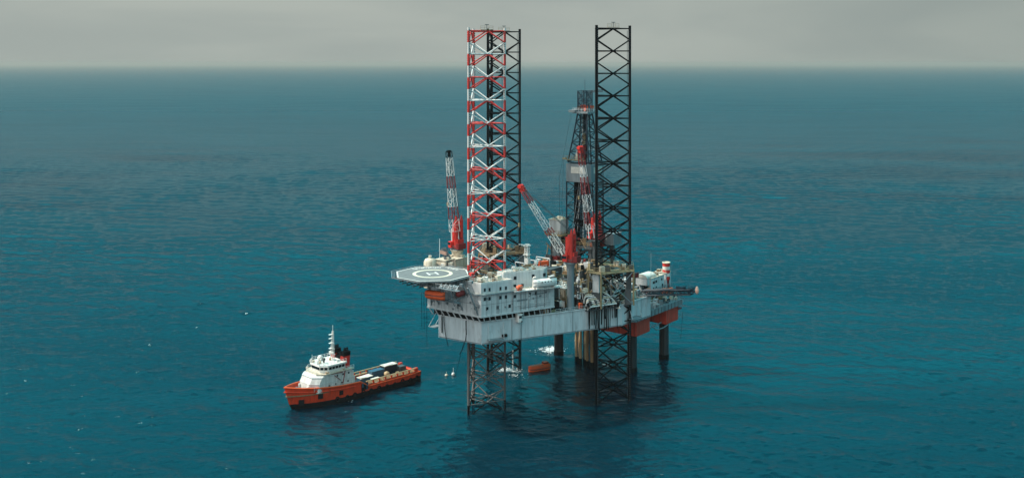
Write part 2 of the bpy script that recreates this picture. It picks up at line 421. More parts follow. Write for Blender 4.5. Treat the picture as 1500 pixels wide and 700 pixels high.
# roof clutter of the quarters
mb = MB()
for i in range(34):
    a = rnd.uniform(-12.5, -5); l = rnd.uniform(-1.5, 10) if a < -8.2 else rnd.uniform(9.8, 11.5)
    h = rnd.uniform(.4, 1.5); mb.box(Q(a, l, 40.2 + h / 2), (rnd.uniform(.4, 1.5), rnd.uniform(.4, 1.5), h), rnd.randrange(5), rz=rnd.choice((0, .4)))
for i in range(26):
    a = rnd.uniform(-3, 9); l = rnd.uniform(10.4, 10.6 + (a + 3.5) * .5); h = rnd.uniform(.25, .9)
    mb.box(Q(a, l, 41.7 + h / 2), (rnd.uniform(.4, 2.2), rnd.uniform(.4, 1.3), h), rnd.randrange(5), rz=rnd.choice((0, -.42)))
for i in range(12):
    a = rnd.uniform(-13, 9); p = Vector((a, -10.5)); mb.tube((p.x, p.y, 41), (p.x + rnd.uniform(-3, 3), p.y + .5, 41 + rnd.uniform(.5, 1.5)), .09, 5, rnd.randrange(5))
part('roof_equipment', mb, [M['cream'], M['white'], M['brown'], M['cream'], M['dgrey']], acc, kind='stuff')
mb = MB(); mb.rail([Q(-13.1, -1.5, 40.6), Q(-13.1, 10.2, 40.6), Q(-4.2, 13.9, 40.6)], 1.0, 0, .05, 1.4)
mb.rail([Q(-3.7, 10.9, 42.1), Q(7.5, 16.9, 42.1), Q(9.6, 16.5, 42.1)], .9, 0, .04, 1.6)
part('guard_rail', mb, [M['white']], acc, kind='stuff')

# ------------------------------------------------------------------ helideck
HC = RIG.local((-22.7, 292.6, 0)); HZ = 42.0; HRAD = 11.1
hd = thing('helideck', 'octagonal grey helicopter deck with yellow ring and white H', 'helideck', (HC.x, HC.y, HZ), RIG)
h0 = R(22.5 - 52.5 + 8)
octo = lambda r, off=0: [(HC.x + r * math.cos(h0 + off + i * math.pi / 4), HC.y + r * math.sin(h0 + off + i * math.pi / 4)) for i in range(8)]
mb = MB(); mb.prism(octo(HRAD), HZ - .45, HZ, 0); part('deck_plate', mb, [M['helideck']], hd)
mb = MB()
def ring(b, o, i_, z, n=48, mi=0, t=.02):
    vs = []
    for k in range(n):
        a = 2 * math.pi * k / n
        vs += [(HC.x + r * math.cos(a), HC.y + r * math.sin(a), zz) for r, zz in ((o, z), (i_, z))]
    b.add(vs, [(2 * k, 2 * ((k + 1) % n), 2 * ((k + 1) % n) + 1, 2 * k + 1) for k in range(n)], mi)
ring(mb, 5.75, 4.75, HZ + .006); part('landing_ring', mb, [M['ymark']], hd)
mb = MB(); o, i_ = octo(HRAD - .12), octo(HRAD - .55)
mb.add([(*p, HZ + .006) for p in o] + [(*p, HZ + .006) for p in i_], [(k, (k + 1) % 8, 8 + (k + 1) % 8, 8 + k) for k in range(8)], 0)
part('border_line', mb, [M['mark']], hd)
mb = MB(); ha = R(20 - 52.5)
def hstrip(cx, cy, lx, ly, b, rot=ha, z=HZ + .009):
    pts = []
    for sx, sy in ((-1, -1), (1, -1), (1, 1), (-1, 1)):
        x, y = cx + sx * lx / 2, cy + sy * ly / 2
        pts.append((HC.x + x * math.cos(rot) - y * math.sin(rot), HC.y + x * math.sin(rot) + y * math.cos(rot), z))
    b.add(pts, [(0, 1, 2, 3)])
hstrip(-1.25, 0, .6, 3.6, mb); hstrip(1.25, 0, .6, 3.6, mb); hstrip(0, 0, 1.9, .6, mb)
part('letter', mb, [M['mark']], hd)
mb = MB()                                     # worn lettering along the far rim
for k in range(22):
    if k == 6: part('rim_marking', mb, [M['mark']], hd); mb = MB()
    if k in (6, 7, 8): continue
    a = R(38 + 4.6 * k) - RIG.h; r = 8.6 + .2 * math.sin(k * 2.1); w = .36 + .1 * (k % 3)
    c, s_ = math.cos(a), math.sin(a); pts = []
    for dr, dt in ((-.5, -w / 2), (.5, -w / 2), (.5, w / 2), (-.5, w / 2)):
        pts.append((HC.x + (r + dr) * c - dt * s_, HC.y + (r + dr) * s_ + dt * c, HZ + .009))
    mb.add(pts, [(0, 1, 2, 3)])
part('rim_marking', mb, [M['mark']], hd)
mb = MB(); o, e = octo(HRAD), octo(HRAD + 1.5)
for k in range(8):
    j = (k + 1) % 8
    for t in range(7):
        f = t / 6; a = Vector(o[k]).lerp(Vector(o[j]), f); b = Vector(e[k]).lerp(Vector(e[j]), f)
        mb.tube((a.x, a.y, HZ - .3), (b.x, b.y, HZ + .05), .06, 4, 0, caps=False)
    for g in (.4, .7, 1.0):
        a = Vector(o[k]).lerp(Vector(e[k]), g); b = Vector(o[j]).lerp(Vector(e[j]), g); zz = HZ - .3 + .35 * g
        mb.tube((a.x, a.y, zz), (b.x, b.y, zz), .05 if g < 1 else .09, 4, 0, caps=False)
part('safety_net', mb, [M['grey']], hd)
mb = MB()                                     # support trusses under the deck
for k in range(-4, 5):
    hw = math.sqrt(max(0, (HRAD - .6) ** 2 - (k * 2.4) ** 2))
    if hw < 1: continue
    for zz, r in ((HZ - .7, .2), (HZ - 2.3, .14)):
        mb.tube((HC.x - hw * (1 if zz > HZ - 1 else .8), HC.y + k * 2.4, zz), (HC.x + hw * (1 if zz > HZ - 1 else .8), HC.y + k * 2.4, zz), r, 5, k % 2)
    m_ = int(hw / 1.2)
    for i in range(m_):
        x0 = -hw * .8 + 1.6 * hw * i / m_; x1 = -hw * .8 + 1.6 * hw * (i + .5) / m_; x2 = -hw * .8 + 1.6 * hw * (i + 1) / m_
        mb.tube((HC.x + x0, HC.y + k * 2.4, HZ - 2.3), (HC.x + x1, HC.y + k * 2.4, HZ - .7), .09, 4, k % 2, caps=False)
        mb.tube((HC.x + x1, HC.y + k * 2.4, HZ - .7), (HC.x + x2, HC.y + k * 2.4, HZ - 2.3), .09, 4, k % 2, caps=False)
for k in (-3, -1, 1, 3):
    mb.tube((HC.x + k * 2.4, HC.y - 9, HZ - 1.0), (HC.x + k * 2.4, HC.y + 9, HZ - 1.0), .18, 5, 1)
part('support_truss', mb, [M['grey'], M['dgrey']], hd)
for p, q, rr in ((Q(-15, -4, 39.9), Q(-13.2, -4, 33.5), .2), (Q(-17.5, 2, 39.8), Q(-13.4, 4, 32.0), .24), (Q(-17.5, 9, 39.8), Q(-13.5, 9.5, 31.5), .24),
                 (Q(-17.0, -6, 39.8), Q(-13.4, -8, 31.8), .24), (Q(-15.5, 5.5, 39.8), Q(-13.4, 5.8, 36), .18), (Q(-21, -3, 39.8), Q(-13.5, -5, 32.5), .2),
                 (Q(-12, 2, 40.2), Q(-12, 2, 42), .2), (Q(-11, -6, 37.5), Q(-11, -6, 41.7), .2)):
    b = MB(); b.tube(p, q, rr, 6, 0); part('prop', b, [M['grey']], hd)
mb = MB()                                     # catwalk and small items under the rim
mb.box(Q(-23.5, 3.5, 40.2), (1.2, 15, .15), 0); mb.rail([Q(-24.1, -4, 40.3), Q(-24.1, 11, 40.3)], 1.1, 1, .05, 1.2)
for k in range(10): mb.tube(Q(-23.8, -3.5 + 1.5 * k, 40.2), Q(-22.5, -3.5 + 1.5 * k, HZ - .6), .08, 4, 1)
for k in range(16):
    mb.box(Q(rnd.uniform(-24, -15), rnd.uniform(-3, 10), rnd.uniform(40.3, 41.0)), (rnd.uniform(.4, 1.2), rnd.uniform(.4, 1.4), rnd.uniform(.3, 1.0)), rnd.randrange(3), rz=rnd.random())
part('catwalk', mb, [M['grey'], M['lgrey'], M['cream']], hd)

# ------------------------------------------------------------------ deck cranes
def crane(base, ztop, zt_house, foot, tip, label, bands, pedestal_mat, w=1.7, mast=(0, 0), r_ped=1.0):
    """base (a,l,z): pedestal; foot, tip: ends of the boom in rig coordinates; bands: [(t, slot)]"""
    a, l, z = base
    t = thing('crane', label, 'crane', Q(a, l, z), RIG)
    foot, tip = Vector(foot), Vector(tip)
    d = tip - foot; hd_ = Vector((d.x, d.y, 0)).normalized(); sd = Vector((-hd_.y, hd_.x, 0)); ang = math.atan2(hd_.y, hd_.x)
    c = Vector(Q(a, l, 0))
    mb = MB(); mb.lathe(Q(a, l, 0), [(r_ped * 1.15, z), (r_ped, z + 1), (r_ped, ztop - 2), (r_ped * 1.25, ztop - .6), (r_ped * 1.5, ztop)], 18)
    part('pedestal', mb, [pedestal_mat], t)
    mb = MB(); mb.lathe(Q(a, l, 0), [(2.0, ztop), (2.0, ztop + .4)], 18, 0); mb.rail([c + Vector((2 * math.cos(k), 2 * math.sin(k), ztop + .4)) for k in [i * math.pi / 5 for i in range(10)]], 1.0, 0, .05, 2, closed=True)
    part('platform', mb, [M['grey']], t)
    mb = MB(); h0_ = ztop + .4
    mb.box((c.x - hd_.x * .3, c.y - hd_.y * .3, h0_ + 1.5), (3.0, 2.3, 3.0), 0, rz=ang)
    mb.box((c.x - hd_.x * 2.0, c.y - hd_.y * 2.0, h0_ + 1.0), (1.6, 2.8, 1.7), 1, rz=ang)
    mb.box((c.x - hd_.x * .6, c.y - hd_.y * .6, h0_ + 3.1), (1.6, 1.4, .5), 1, rz=ang)
    hs = part('machinery_house', mb, [M['red'], M['dred']], t)
    mb = MB(); p = c + sd * 1.9 + hd_ * .7; mb.box((p.x, p.y, h0_ + 1.3), (1.5, 1.2, 1.9), 0, rz=ang); mb.box((p.x + hd_.x * .12, p.y + hd_.y * .12, h0_ + 1.6), (1.45, 1.24, .8), 1, rz=ang)
    part('cab', mb, [M['red'], M['glass']], t)
    # A-frame: two slabs leaning in to a pointed head
    mb = MB(); hh = zt_house
    for s in (-1, 1):
        b0 = c + sd * s * 1.0 - hd_ * .7; b1 = c + sd * s * .95 - hd_ * .8; f0 = c + sd * s * 1.0 + hd_ * .9
        mb.tube((b0.x, b0.y, h0_ + .2), (b1.x, b1.y, hh), .62, 8, 0, r2=.55, smooth=False)
        mb.tube((f0.x, f0.y, h0_ + 1.5), (b1.x, b1.y, hh - .6), .5, 6, 0, r2=.4, smooth=False)
        mb.lathe((b1.x, b1.y, 0), [(.55, hh - .3), (.5, hh + .2), (.12, hh + 1.6)], 8, 0)
    for q in (.35, .6, .82, 1):
        b1 = c - hd_ * (.9 + .2 * q); k = 1.05 - .25 * q
        mb.tube((b1.x + sd.x * k, b1.y + sd.y * k, h0_ + (hh - h0_) * q), (b1.x - sd.x * k, b1.y - sd.y * k, h0_ + (hh - h0_) * q), .2, 5, 0)
    for s in (-1, 1):
        e = c + sd * s * .85 - hd_ * .1
        mb.box((e.x, e.y, h0_ + (hh - h0_) * .5), (2.3, .7, (hh - h0_) * .8), 0, rz=ang)
        mb.box((e.x - hd_.x * .2, e.y - hd_.y * .2, h0_ + (hh - h0_) * .93), (1.3, .6, (hh - h0_) * .12), 0, rz=ang)
    mb.box((c.x - hd_.x * .3, c.y - hd_.y * .3, h0_ + (hh - h0_) * .5), (1.2, 1.2, (hh - h0_) * .7), 1, rz=ang)
    part('gantry', mb, [M['red'], M['dred']], t)
    # lattice boom
    def seg(q):
        for tt, s in bands:
            if q <= tt: return s
        return bands[-1][1]
    mb = MB(); n = max(8, int(d.length / 2.0)); q0 = foot.lerp(tip, .1)
    upv = Vector((0, 0, 1)) if abs(d.normalized().z) < .97 else -hd_
    mb.truss(q0, tip, w, w * .95, n, .05, .09, up=upv, seg=lambda q: seg(.1 + .9 * q), taper=(1.05, .62))
    for s in (-1, 1): mb.tube(foot + sd * s * w * .55, q0 + sd * s * w * .5, .2, 6, seg(0)); mb.tube(foot + sd * s * w * .55, q0 + sd * s * w * .5 + Vector((0, 0, .9)), .15, 5, seg(0))
    # solid skins of the dark red sections
    part('boom', mb, [M['white'], M['red'], M['dred'], M['lgrey'], M['black']], t)
    mb = MB(); dn = d.normalized()
    bk = bands[-1][1] == 4; hs_ = .45 if bk else 1.0
    for s in (-.45, .45): mb.lathe(tip + sd * s * 1.2, [(.75 * hs_, -.2), (.75 * hs_, .2)], 10, 0, axis='X')
    mb.box(tip, (1.3 * hs_, 1.9 * hs_, .8), 0, rz=ang); mb.box(tip - dn * .9, (1.3 * hs_, 1.3 * hs_, 1.3), 0, rz=ang)
    part('boom_head', mb, [M['red'] if bands[-1][1] != 4 else M['black']], t)
    mb = MB()
    top = c - hd_ * 1.1; top.z = hh
    for s in (-.6, -.2, .2, .6): mb.tube(top + sd * s, tip + sd * s * .8, .05, 4, 0, caps=False)
    hk = tip.copy(); drop = max(6, (tip.z - h0_) * .55); mb.tube(tip + hd_ * .6, hk + hd_ * .6 - Vector((0, 0, drop)), .05, 4, 0)
    part('cable', mb, [M['dgrey']], t)
    mb = MB(); e = hk + hd_ * .6 - Vector((0, 0, drop)); mb.box(e, (.5, .5, 1.1), 0); mb.tube(e - Vector((0, 0, .5)), e - Vector((0, 0, 1.2)), .18, 6, 1)
    part('hook_block', mb, [M['yellow'], M['dgrey']], t)
    return t
# near crane on the starboard edge, boom lowered towards the banded leg
f1 = Vector(rat(829, 377.5, Y=303)); t1 = Vector(rat(763, 273.5, Y=311))
crane((15.5, 21, ZT), 43.0, 51.6, f1, t1, 'red crane on a thick grey pillar with its boom slanting towards the banded leg', [(.3, 0), (.42, 2), (.62, 3), (.78, 0), (.9, 2), (1, 1)], M['grey'], 1.9, r_ped=1.05)
# far crane beyond the helideck
f2 = Vector(rat(667, 352, Y=315)); t2 = Vector(rat(657.5, 222, Y=318))
b2 = rat(670, 362, Y=317)
crane((b2.x, -b2.y, ZT), 44.4, 53.5, f2, t2, 'red crane behind the helideck with its boom almost upright', [(.24, 0), (.37, 2), (.57, 0), (.73, 2), (.9, 0), (.93, 2), (1, 4)], M['cream'], 2.3, r_ped=1.5)
# third crane between the dark leg and the derrick
f3 = Vector(rat(867, 349, Y=327)); t3 = Vector(rat(850, 217, Y=331))
b3 = rat(873, 352, Y=330)
crane((b3.x, -b3.y, ZT), 45.0, 53.0, f3, t3, 'red crane in front of the derrick with its banded boom pointing up', [(.16, 3), (.32, 2), (.5, 3), (.66, 2), (.83, 3), (1, 2)], M['dgrey'], 2.1, r_ped=1.1)

# ------------------------------------------------------------------ drilling package
drl = thing('drilling_platform', 'cantilevered drill floor with brown beams and clutter beside the dark leg', 'drill floor', Q(40, AX, ZT), RIG)
mb = MB()
for s in (-1, 1):
    mb.box(Q(34, AX + s * 8, 33), (46, 1.0, 5.2), 0)
    for k in range(18): mb.box(Q(12.5 + 2.55 * k, AX + s * 8, 33), (.16, 1.3, 5.0), 1)
for k in range(7): mb.box(Q(14 + 7 * k, AX, 34.6), (.8, 15, 1.4), 0)
part('cantilever', mb, [M['dgrey'], M['grey']], drl)
mb = MB(); mb.box(Q(33, AX, 35.9), (44, 17.2, .35), 0)
part('deck_plate', mb, [M['brown']], drl)
mb = MB()
for x in (45.5, 58.5):
    for s in (-1, 1): mb.box(Q(x, AX + s * 6.6, 38.8), (1.3, 1.3, 5.6), 0)
for s in (-1, 1):
    mb.tube(Q(45.5, AX + s * 6.6, 36), Q(58.5, AX + s * 6.6, 41.5), .35, 6, 0); mb.tube(Q(58.5, AX + s * 6.6, 36), Q(45.5, AX + s * 6.6, 41.5), .35, 6, 0)
mb.tube(Q(45.5, AX + 6.6, 36), Q(45.5, AX - 6.6, 41.5), .35, 6, 0); mb.tube(Q(45.5, AX - 6.6, 36), Q(45.5, AX + 6.6, 41.5), .35, 6, 0)
part('substructure', mb, [M['dgrey']], drl)
mb = MB(); mb.box(Q(52, AX, 41.9), (15.5, 15.5, .8), 0)
mb.rail([Q(44.3, AX - 7.7, 42.3), Q(44.3, AX + 7.7, 42.3), Q(59.7, AX + 7.7, 42.3)], 1.2, 1, .07, 1.5)
part('drill_floor', mb, [M['dgrey'], M['yellow']], drl)
mb = MB()
for i in range(90):
    a = rnd.uniform(41, 59); l = AX + rnd.uniform(-7.5, 7.5); h = rnd.uniform(.6, 2.8)
    if abs(a - 52) < 3.4 and abs(l - AX) < 3.4: continue
    z = 42.3 if a > 44.3 else 36.1
    mb.box(Q(a, l, z + h / 2), (rnd.uniform(.5, 2.2), rnd.uniform(.5, 2.2), h), rnd.randrange(6), rz=rnd.choice((0, 0, .5)))
for i in range(60):
    a = rnd.uniform(40, 59); l = AX + rnd.uniform(-8, 8); z = rnd.choice((36.2, 37.5, 39, 42.5))
    mb.tube(Q(a, l, z), Q(a + rnd.uniform(-1.5, 1.5), l + rnd.uniform(-4, 4), z + rnd.uniform(0, 3)), rnd.uniform(.08, .2), 5, rnd.randrange(6))
part('machinery', mb, [M['brown'], M['dgrey'], M['black'], M['grey'], M['yellow'], M['dred']], drl, kind='stuff')
# grey store box and side boxes on the drill floor
for (u, v, Y, dim, m, lab) in ((897, 349, 333, (5.0, 4.0, 3.6), 'grey', 'grey boxy winch house'), (880, 353, 333, (3.0, 3.0, 3.0), 'dred', 'dark red winch cover')):
    p = rat(u, v, Y=Y); mb = MB(); mb.box((p.x, p.y, p.z), dim, 0); mb.box((p.x, p.y, p.z + dim[2] / 2 + .05), (dim[0] + .2, dim[1] + .2, .12), 0)
    for k in range(6): mb.box((p.x - dim[0] / 2 + dim[0] * (k + .5) / 6, p.y - dim[1] / 2 - .03, p.z), (.08, .08, dim[2] - .3), 0)
    mb.box((p.x, p.y, (p.z - dim[2] / 2 + 36) / 2), (.8, .8, p.z - dim[2] / 2 - 36), 1)
    part('winch_house', mb, [M[m], M['dgrey']], drl, label=lab)

# ------------------------------------------------------------------ derrick
dk = thing('derrick', 'dark steel drilling derrick with a grey enclosed monkey board halfway up', 'derrick', Q(52, AX, 42.3), RIG)
DA, DL = 52, AX
def sq(h, z): return [Vector(Q(DA + sx * h, DL + sy * h, z)) for sx, sy in ((-1, 1), (-1, -1), (1, -1), (1, 1))]
def tower(hs, b, r, rb, mi=0):
    """square mast through [(half, z)] levels with X bracing"""
    for (h0_, z0), (h1_, z1) in zip(hs, hs[1:]):
        A, B = sq(h0_, z0), sq(h1_, z1)
        for k in range(4):
            j = (k + 1) % 4
            b.tube(A[k], B[k], r, 6, mi); b.tube(A[k], A[j], rb, 4, mi, caps=False)
            b.tube(A[k], B[j], rb, 4, mi, caps=False); b.tube(A[j], B[k], rb, 4, mi, caps=False)
    B = sq(*hs[-1])
    for k in range(4): b.tube(B[k], B[(k + 1) % 4], rb, 4, mi)
mb = MB(); tower([(4.4, 42.3), (4.4, 46.3), (4.4, 50.4), (4.4, 54.4), (4.4, 58.4), (4.4, 62.6)], mb, .27, .13)
part('lower_mast', mb, [M['blue']], dk)
mb = MB(); tower([(4.1, 69.0), (3.6, 72.4), (3.1, 75.6), (2.6, 79), (2.15, 82.2), (1.75, 85.3)], mb, .26, .13)
part('upper_mast', mb, [M['blue']], dk)
mb = MB(); tower([(1.75, 86.0), (1.75, 89.4), (1.75, 92.8)], mb, .16, .09)
for k in range(7):
    for s in (0, 1, 2, 3):
        A = sq(1.75, 86.2); B = sq(1.75, 92.6); a = A[s].lerp(A[(s + 1) % 4], (k + .5) / 7); b_ = B[s].lerp(B[(s + 1) % 4], (k + .5 + rnd.uniform(-.4, .4)) / 7); mb.tube(a, b_, .06, 4, 0, caps=False)
mb.tube(Q(DA, DL, 92.6), Q(DA, DL, 96.6), .06, 5, 0)
mb.truss(Q(DA + .5, DL + 1, 92.5), Q(DA + 1.5, DL + 6.0, 92.9), .7, .6, 4, .06, .1)
part('crown_frame', mb, [M['blue']], dk)
mb = MB(); mb.prism([tuple(p[:2]) for p in sq(3.0, 0)], 85.3, 85.9, 0); mb.rail([(p.x, p.y, 85.9) for p in sq(3.0, 0)], 1.1, 1, .06, 1.2, closed=True)
mb.box(Q(DA - 2.6, DL - 2.9, 86.0), (2, 2.6, .9), 0)
part('crown_platform', mb, [M['grey'], M['lgrey']], dk)
mb = MB()
for s in (-.8, 0, .8): mb.lathe(Q(DA - .5, DL + s, 87.4), [(.75, -.15), (.75, .15)], 12, 0, axis='X')
mb.box(Q(DA - 1.2, DL + 1.2, 86.6), (1.2, 1.0, 1.0), 0); mb.box(Q(DA + 2.2, DL + 1.5, 87.2), (1, .8, 1.2), 0); mb.box(Q(DA - 1.2, DL - 1.6, 87), (.9, .9, 1.4), 1)
part('crown_block', mb, [M['orange'], M['brown']], dk)
# enclosed monkey board: an octagonal box ring with white panels
H = 5.0; ch_ = 1.1
mo = [(DA - H, -(DL - H + ch_)), (DA - H, -(DL + H - ch_)), (DA - H + ch_, -(DL + H)), (DA + H - ch_, -(DL + H)), (DA + H, -(DL + H - ch_)), (DA + H, -(DL - H + ch_)), (DA + H - ch_, -(DL - H)), (DA - H + ch_, -(DL - H))]
mi_ = [((x - DA) * .9 + DA, (y + DL) * .9 - DL) for x, y in mo]
mb = MB()
for i in range(8):
    j = (i + 1) % 8
    lo = [((mo[k][0] - DA) * .93 + DA, (mo[k][1] + DL) * .93 - DL) for k in (i, j)]
    mb.prism([mo[i], mo[j], mi_[j], mi_[i]], 64.0, 68.6, 0)
    mb.prism([mo[i], mo[j], mi_[j], mi_[i]], 62.7, 64.0, 0, poly2=[mo[i], mo[j], mi_[j], mi_[i]])
mb.prism(mi_, 63.0, 63.3, 1)
mbk = part('monkey_board', mb, [M['grey'], M['dgrey']], dk)
for (cx, cl, ww, rz) in ((DA - H - .03, DL + .6, 5.6, 1), (DA + .2, DL + H + .03, 5.0, 0)):
    b = MB(); b.box(Q(cx, cl, 66.6), (.08 if rz else ww, ww if rz else .08, 2.1), 0); part('panel', b, [M['tarp']], mbk)
mb = MB()                                     # racked pipe, guide rails, drill string
for i in range(15):
    a = DA - 1.9 + (i % 5) * .42; l = DL - 2.9 + (i // 5) * .5
    mb.tube(Q(a, l, 42.4), Q(a, l, 66), .19, 5, 0)
for i in range(8): mb.tube(Q(DA - 2 + i * .3, DL + 1.9, 42.4), Q(DA - 2 + i * .3, DL + 1.9, 66), .17, 5, 0)
mb.tube(Q(DA, DL, 42.4), Q(DA, DL, 87), .14, 6, 0)
for sx_ in (-1, 1):
    for sy_ in (-1, 1):
        mb.tube(Q(DA + sx_ * 2.4, DL + sy_ * 2.4, 42.4), Q(DA + sx_ * 1.0, DL + sy_ * 1.0, 85.4), .2, 5, 0)
for i in range(26):
    z = 43 + i * 1.6; k_ = 2.4 - 1.4 * (z - 42.4) / 43
    mb.tube(Q(DA - k_, DL - k_, z), Q(DA - k_, DL + k_, z + 1.6), .1, 4, 0); mb.tube(Q(DA + k_, DL - k_, z), Q(DA - k_, DL - k_, z + 1.6), .1, 4, 0)
for i in range(14):
    z = rnd.uniform(43, 61); mb.box(Q(DA + rnd.uniform(-3.4, 3.4), DL + rnd.uniform(-3.4, 3.4), z), (rnd.uniform(.5, 1.4), rnd.uniform(.5, 1.4), rnd.uniform(.6, 2.4)), 0)
for s in (-1, 1): mb.box(Q(DA + .2, DL + s * 1.0, 64), (.3, .22, 42), 1)
part('drill_pipe', mb, [M['black'], M['lgrey']], dk)
mb = MB(); mb.box(Q(DA, DL, 72.5), (1.6, 1.8, 4.0), 0); mb.box(Q(DA, DL, 75.6), (1.2, 1.4, 1.6), 1); mb.tube(Q(DA, DL, 67), Q(DA, DL, 71), .5, 8, 0); mb.lathe(Q(DA, DL, 0), [(.5, 76.2), (.9, 77.5), (.5, 78.6)], 10, 1)
part('top_drive', mb, [M['dred'], M['yellow']], dk)
mb = MB(); mb.box(Q(DA - 4.4, DL - .8, 69.9), (1.2, 7.4, .25), 0); mb.rail([Q(DA - 4.9, DL - 4.4, 70), Q(DA - 4.9, DL + 2.8, 70)], 1.1, 0, .06, 1.2)
mb.box(Q(DA - 4.4, DL - 5.2, 70.2), (1.0, 1.2, .5), 0); mb.tube(Q(DA - 4.2, DL - .5, 70), Q(DA - 4.0, DL - .5, 72.0), .4, 8, 1)
part('walkway', mb, [M['yellow'], M['cream']], dk)
mb = MB()
for s in (-1, 1):
    for a, z in ((-1, 69), (-1, 58)): mb.tube(Q(DA - 3.8, DL + s * 3.2, 42.5), Q(DA - .8, DL + s * .6, z), .1, 4, 0)
mb.tube(Q(DA - 2, DL - 2.5, 71), Q(DA + .3, DL + .6, 80), .22, 5, 0); mb.tube(Q(DA - 2.6, DL + 1.0, 43), Q(DA - 3.2, DL + 2.4, 62), .18, 5, 0)
mb.tube(Q(DA - 3.2, DL + .4, 62), Q(DA - 1.6, DL - 2.2, 43), .15, 5, 0)
part('stay', mb, [M['lgrey']], dk)
mb = MB(); mb.path([Q(DA - 4.5, DL - 5.5, 70), Q(DA - 4.8, DL - 6, 55), Q(DA - 4.6, DL - 5.6, 43)], .06, 4, 0); mb.path([Q(DA - 4.5, DL - 2.5, 85.5), Q(DA - 7, DL - 5.5, 64), Q(DA - 7, DL - 5.5, 43)], .05, 4, 0)
part('cable', mb, [M['dgrey']], dk)

# ------------------------------------------------------------------ other buildings and tanks on the rig deck
def wp(u, v, Y=None, z=None):
    p = rat(u, v, Y=Y, z=z); return p.x, -p.y, p.z
def corr_house(name, label, cat, c, dim, m, roofm, rz=0.0, slots=18):
    a, l, z = c; mb = MB(); t = thing(name, label, cat, Q(a, l, z), RIG)
    mb.box(Q(a, l, z + dim[2] / 2), dim, 0, rz=rz)
    cs, sn = math.cos(rz), math.sin(rz); cx, cy, _ = Q(a, l, 0)
    for k in range(slots):
        for side in (0, 1):
            if side == 0: x, y = -dim[0] / 2 + dim[0] * (k + .5) / slots, -dim[1] / 2 - .04
            else: x, y = -dim[0] / 2 - .04, -dim[1] / 2 + dim[1] * (k + .5) / slots
            mb.box((cx + x * cs - y * sn, cy + x * sn + y * cs, z + dim[2] / 2), (.12, .12, dim[2] - .2), 0, rz=rz)
    part('wall', mb, [M[m]], t)
    mb = MB(); mb.box(Q(a, l, z + dim[2] + .1), (dim[0] + .4, dim[1] + .4, .22), 0, rz=rz)
    for k in range(7):
        h = rnd.uniform(.3, .9); x, y = rnd.uniform(-.4, .4) * dim[0], rnd.uniform(-.4, .4) * dim[1]
        mb.box((cx + x, cy + y, z + dim[2] + .2 + h / 2), (rnd.uniform(.4, 1.4), rnd.uniform(.4, 1.2), h), 0, rz=rz)
    part('roof', mb, [M[roofm]], t)
    return t
a, l, z = wp(818.5, 341, Y=343)
corr_house('shaker_house', 'pale corrugated steel house standing to the left of the derrick', 'shed', (a, l, z), (4.6, 4.6, 4.6), 'lgrey', 'cream')
mb = MB()
for s, q in ((-1.8, -1.8), (1.8, -1.8), (-1.8, 1.8), (1.8, 1.8)): mb.tube(Q(a + s, l + q, 36), Q(a + s, l + q, z), .25, 6, 0)
mb.box(Q(a, l, z - .3), (6.4, 7, .4), 1); mb.box(Q(a, l, (z + 36) / 2), (3.4, 3.8, z - 36.6), 2)
mb.rail([Q(a - 3.2, l - 3.5, z), Q(a - 3.2, l + 3.5, z), Q(a + 3.2, l + 3.5, z)], 1.1, 1, .06, 1.4)
part('platform', mb, [M['dgrey'], M['yellow'], M['grey']], drl)
# dark shed behind the near crane pillar
a, l, z = wp(821, 424, Y=306)
corr_house('store_shed', 'dark corrugated store shed between the white quarters and grey crane pillar', 'shed', (12.6, 15.2, ZT + .1), (5.2, 4.5, 8.2), 'dgrey', 'brown')
corr_house('workshop', 'small white workshop to the right of the grey crane pillar', 'shed', (19.5, 16.0, ZT + .1), (3.4, 3.2, 5.2), 'cream', 'white')
corr_house('control_cabin', 'cream cabin behind the helideck at the foot of the far crane', 'cabin', (b2.x - 1.0, -b2.y + .5, ZT + 3), (6.5, 5.0, 10.0), 'cream', 'cream', slots=9)
mb = MB(); a, l, z = wp(630, 391, Y=305)
mb.lathe(Q(a, l, 0), [(1.9, z - 6), (1.9, z + 1.6), (1.5, z + 2.4), (.3, z + 2.7)], 16); mb.lathe(Q(a, l, 0), [(.4, z + 2.6), (.5, z + 3.4)], 10)
solo('storage_tank', 'round cream tank behind the far left rim of the helideck', 'tank', mb, [M['cream']], Q(a, l, z - 6), RIG)
a, l, z = wp(652, 391, Y=307); mb = MB(); mb.box(Q(a, l, z - 1), (4.2, 4, 6.5), 0); mb.box(Q(a - .4, l + 1.6, z + 1.5), (2.2, .8, 1.8), 1); mb.box(Q(a, l, z + 2.4), (4.6, 4.3, .2), 0)
t = thing('generator_house', 'cream machinery house with slanting dark exhaust pipes behind the helideck', 'machinery house', Q(a, l, z - 4), RIG)
part('housing', mb, [M['cream'], M['dgrey']], t)
for k in range(3):
    b = MB(); b.tube(Q(a - 1 + k * .9, l + 1.2, z + 2.4), Q(a + .2 + k * .9, l - 1.4 - .2 * k, z + 5.2), .42, 8, 0); part('exhaust_pipe', b, [M['dgrey']], t)
b = MB()
for k in range(14): b.box(Q(a + rnd.uniform(-3, 3), l + rnd.uniform(-3, 3), z + rnd.uniform(-2, 2.6)), (rnd.uniform(.4, 1.5), rnd.uniform(.4, 1.5), rnd.uniform(.4, 1.6)), rnd.randrange(3), rz=rnd.random())
part('ducting', b, [M['white'], M['cream'], M['dgrey']], t, kind='stuff')
a, l, z = wp(644, 384, Y=306); mb = MB(); mb.tube(Q(a, l, z - 6), Q(a, l, z + 7), .09, 6, 0); mb.box(Q(a, l, z + 3.5), (.8, .06, .06), 0)
t = thing('flag_pole', 'slim white pole with a small pale red flag behind the helideck', 'flag pole', Q(a, l, z - 6), RIG)
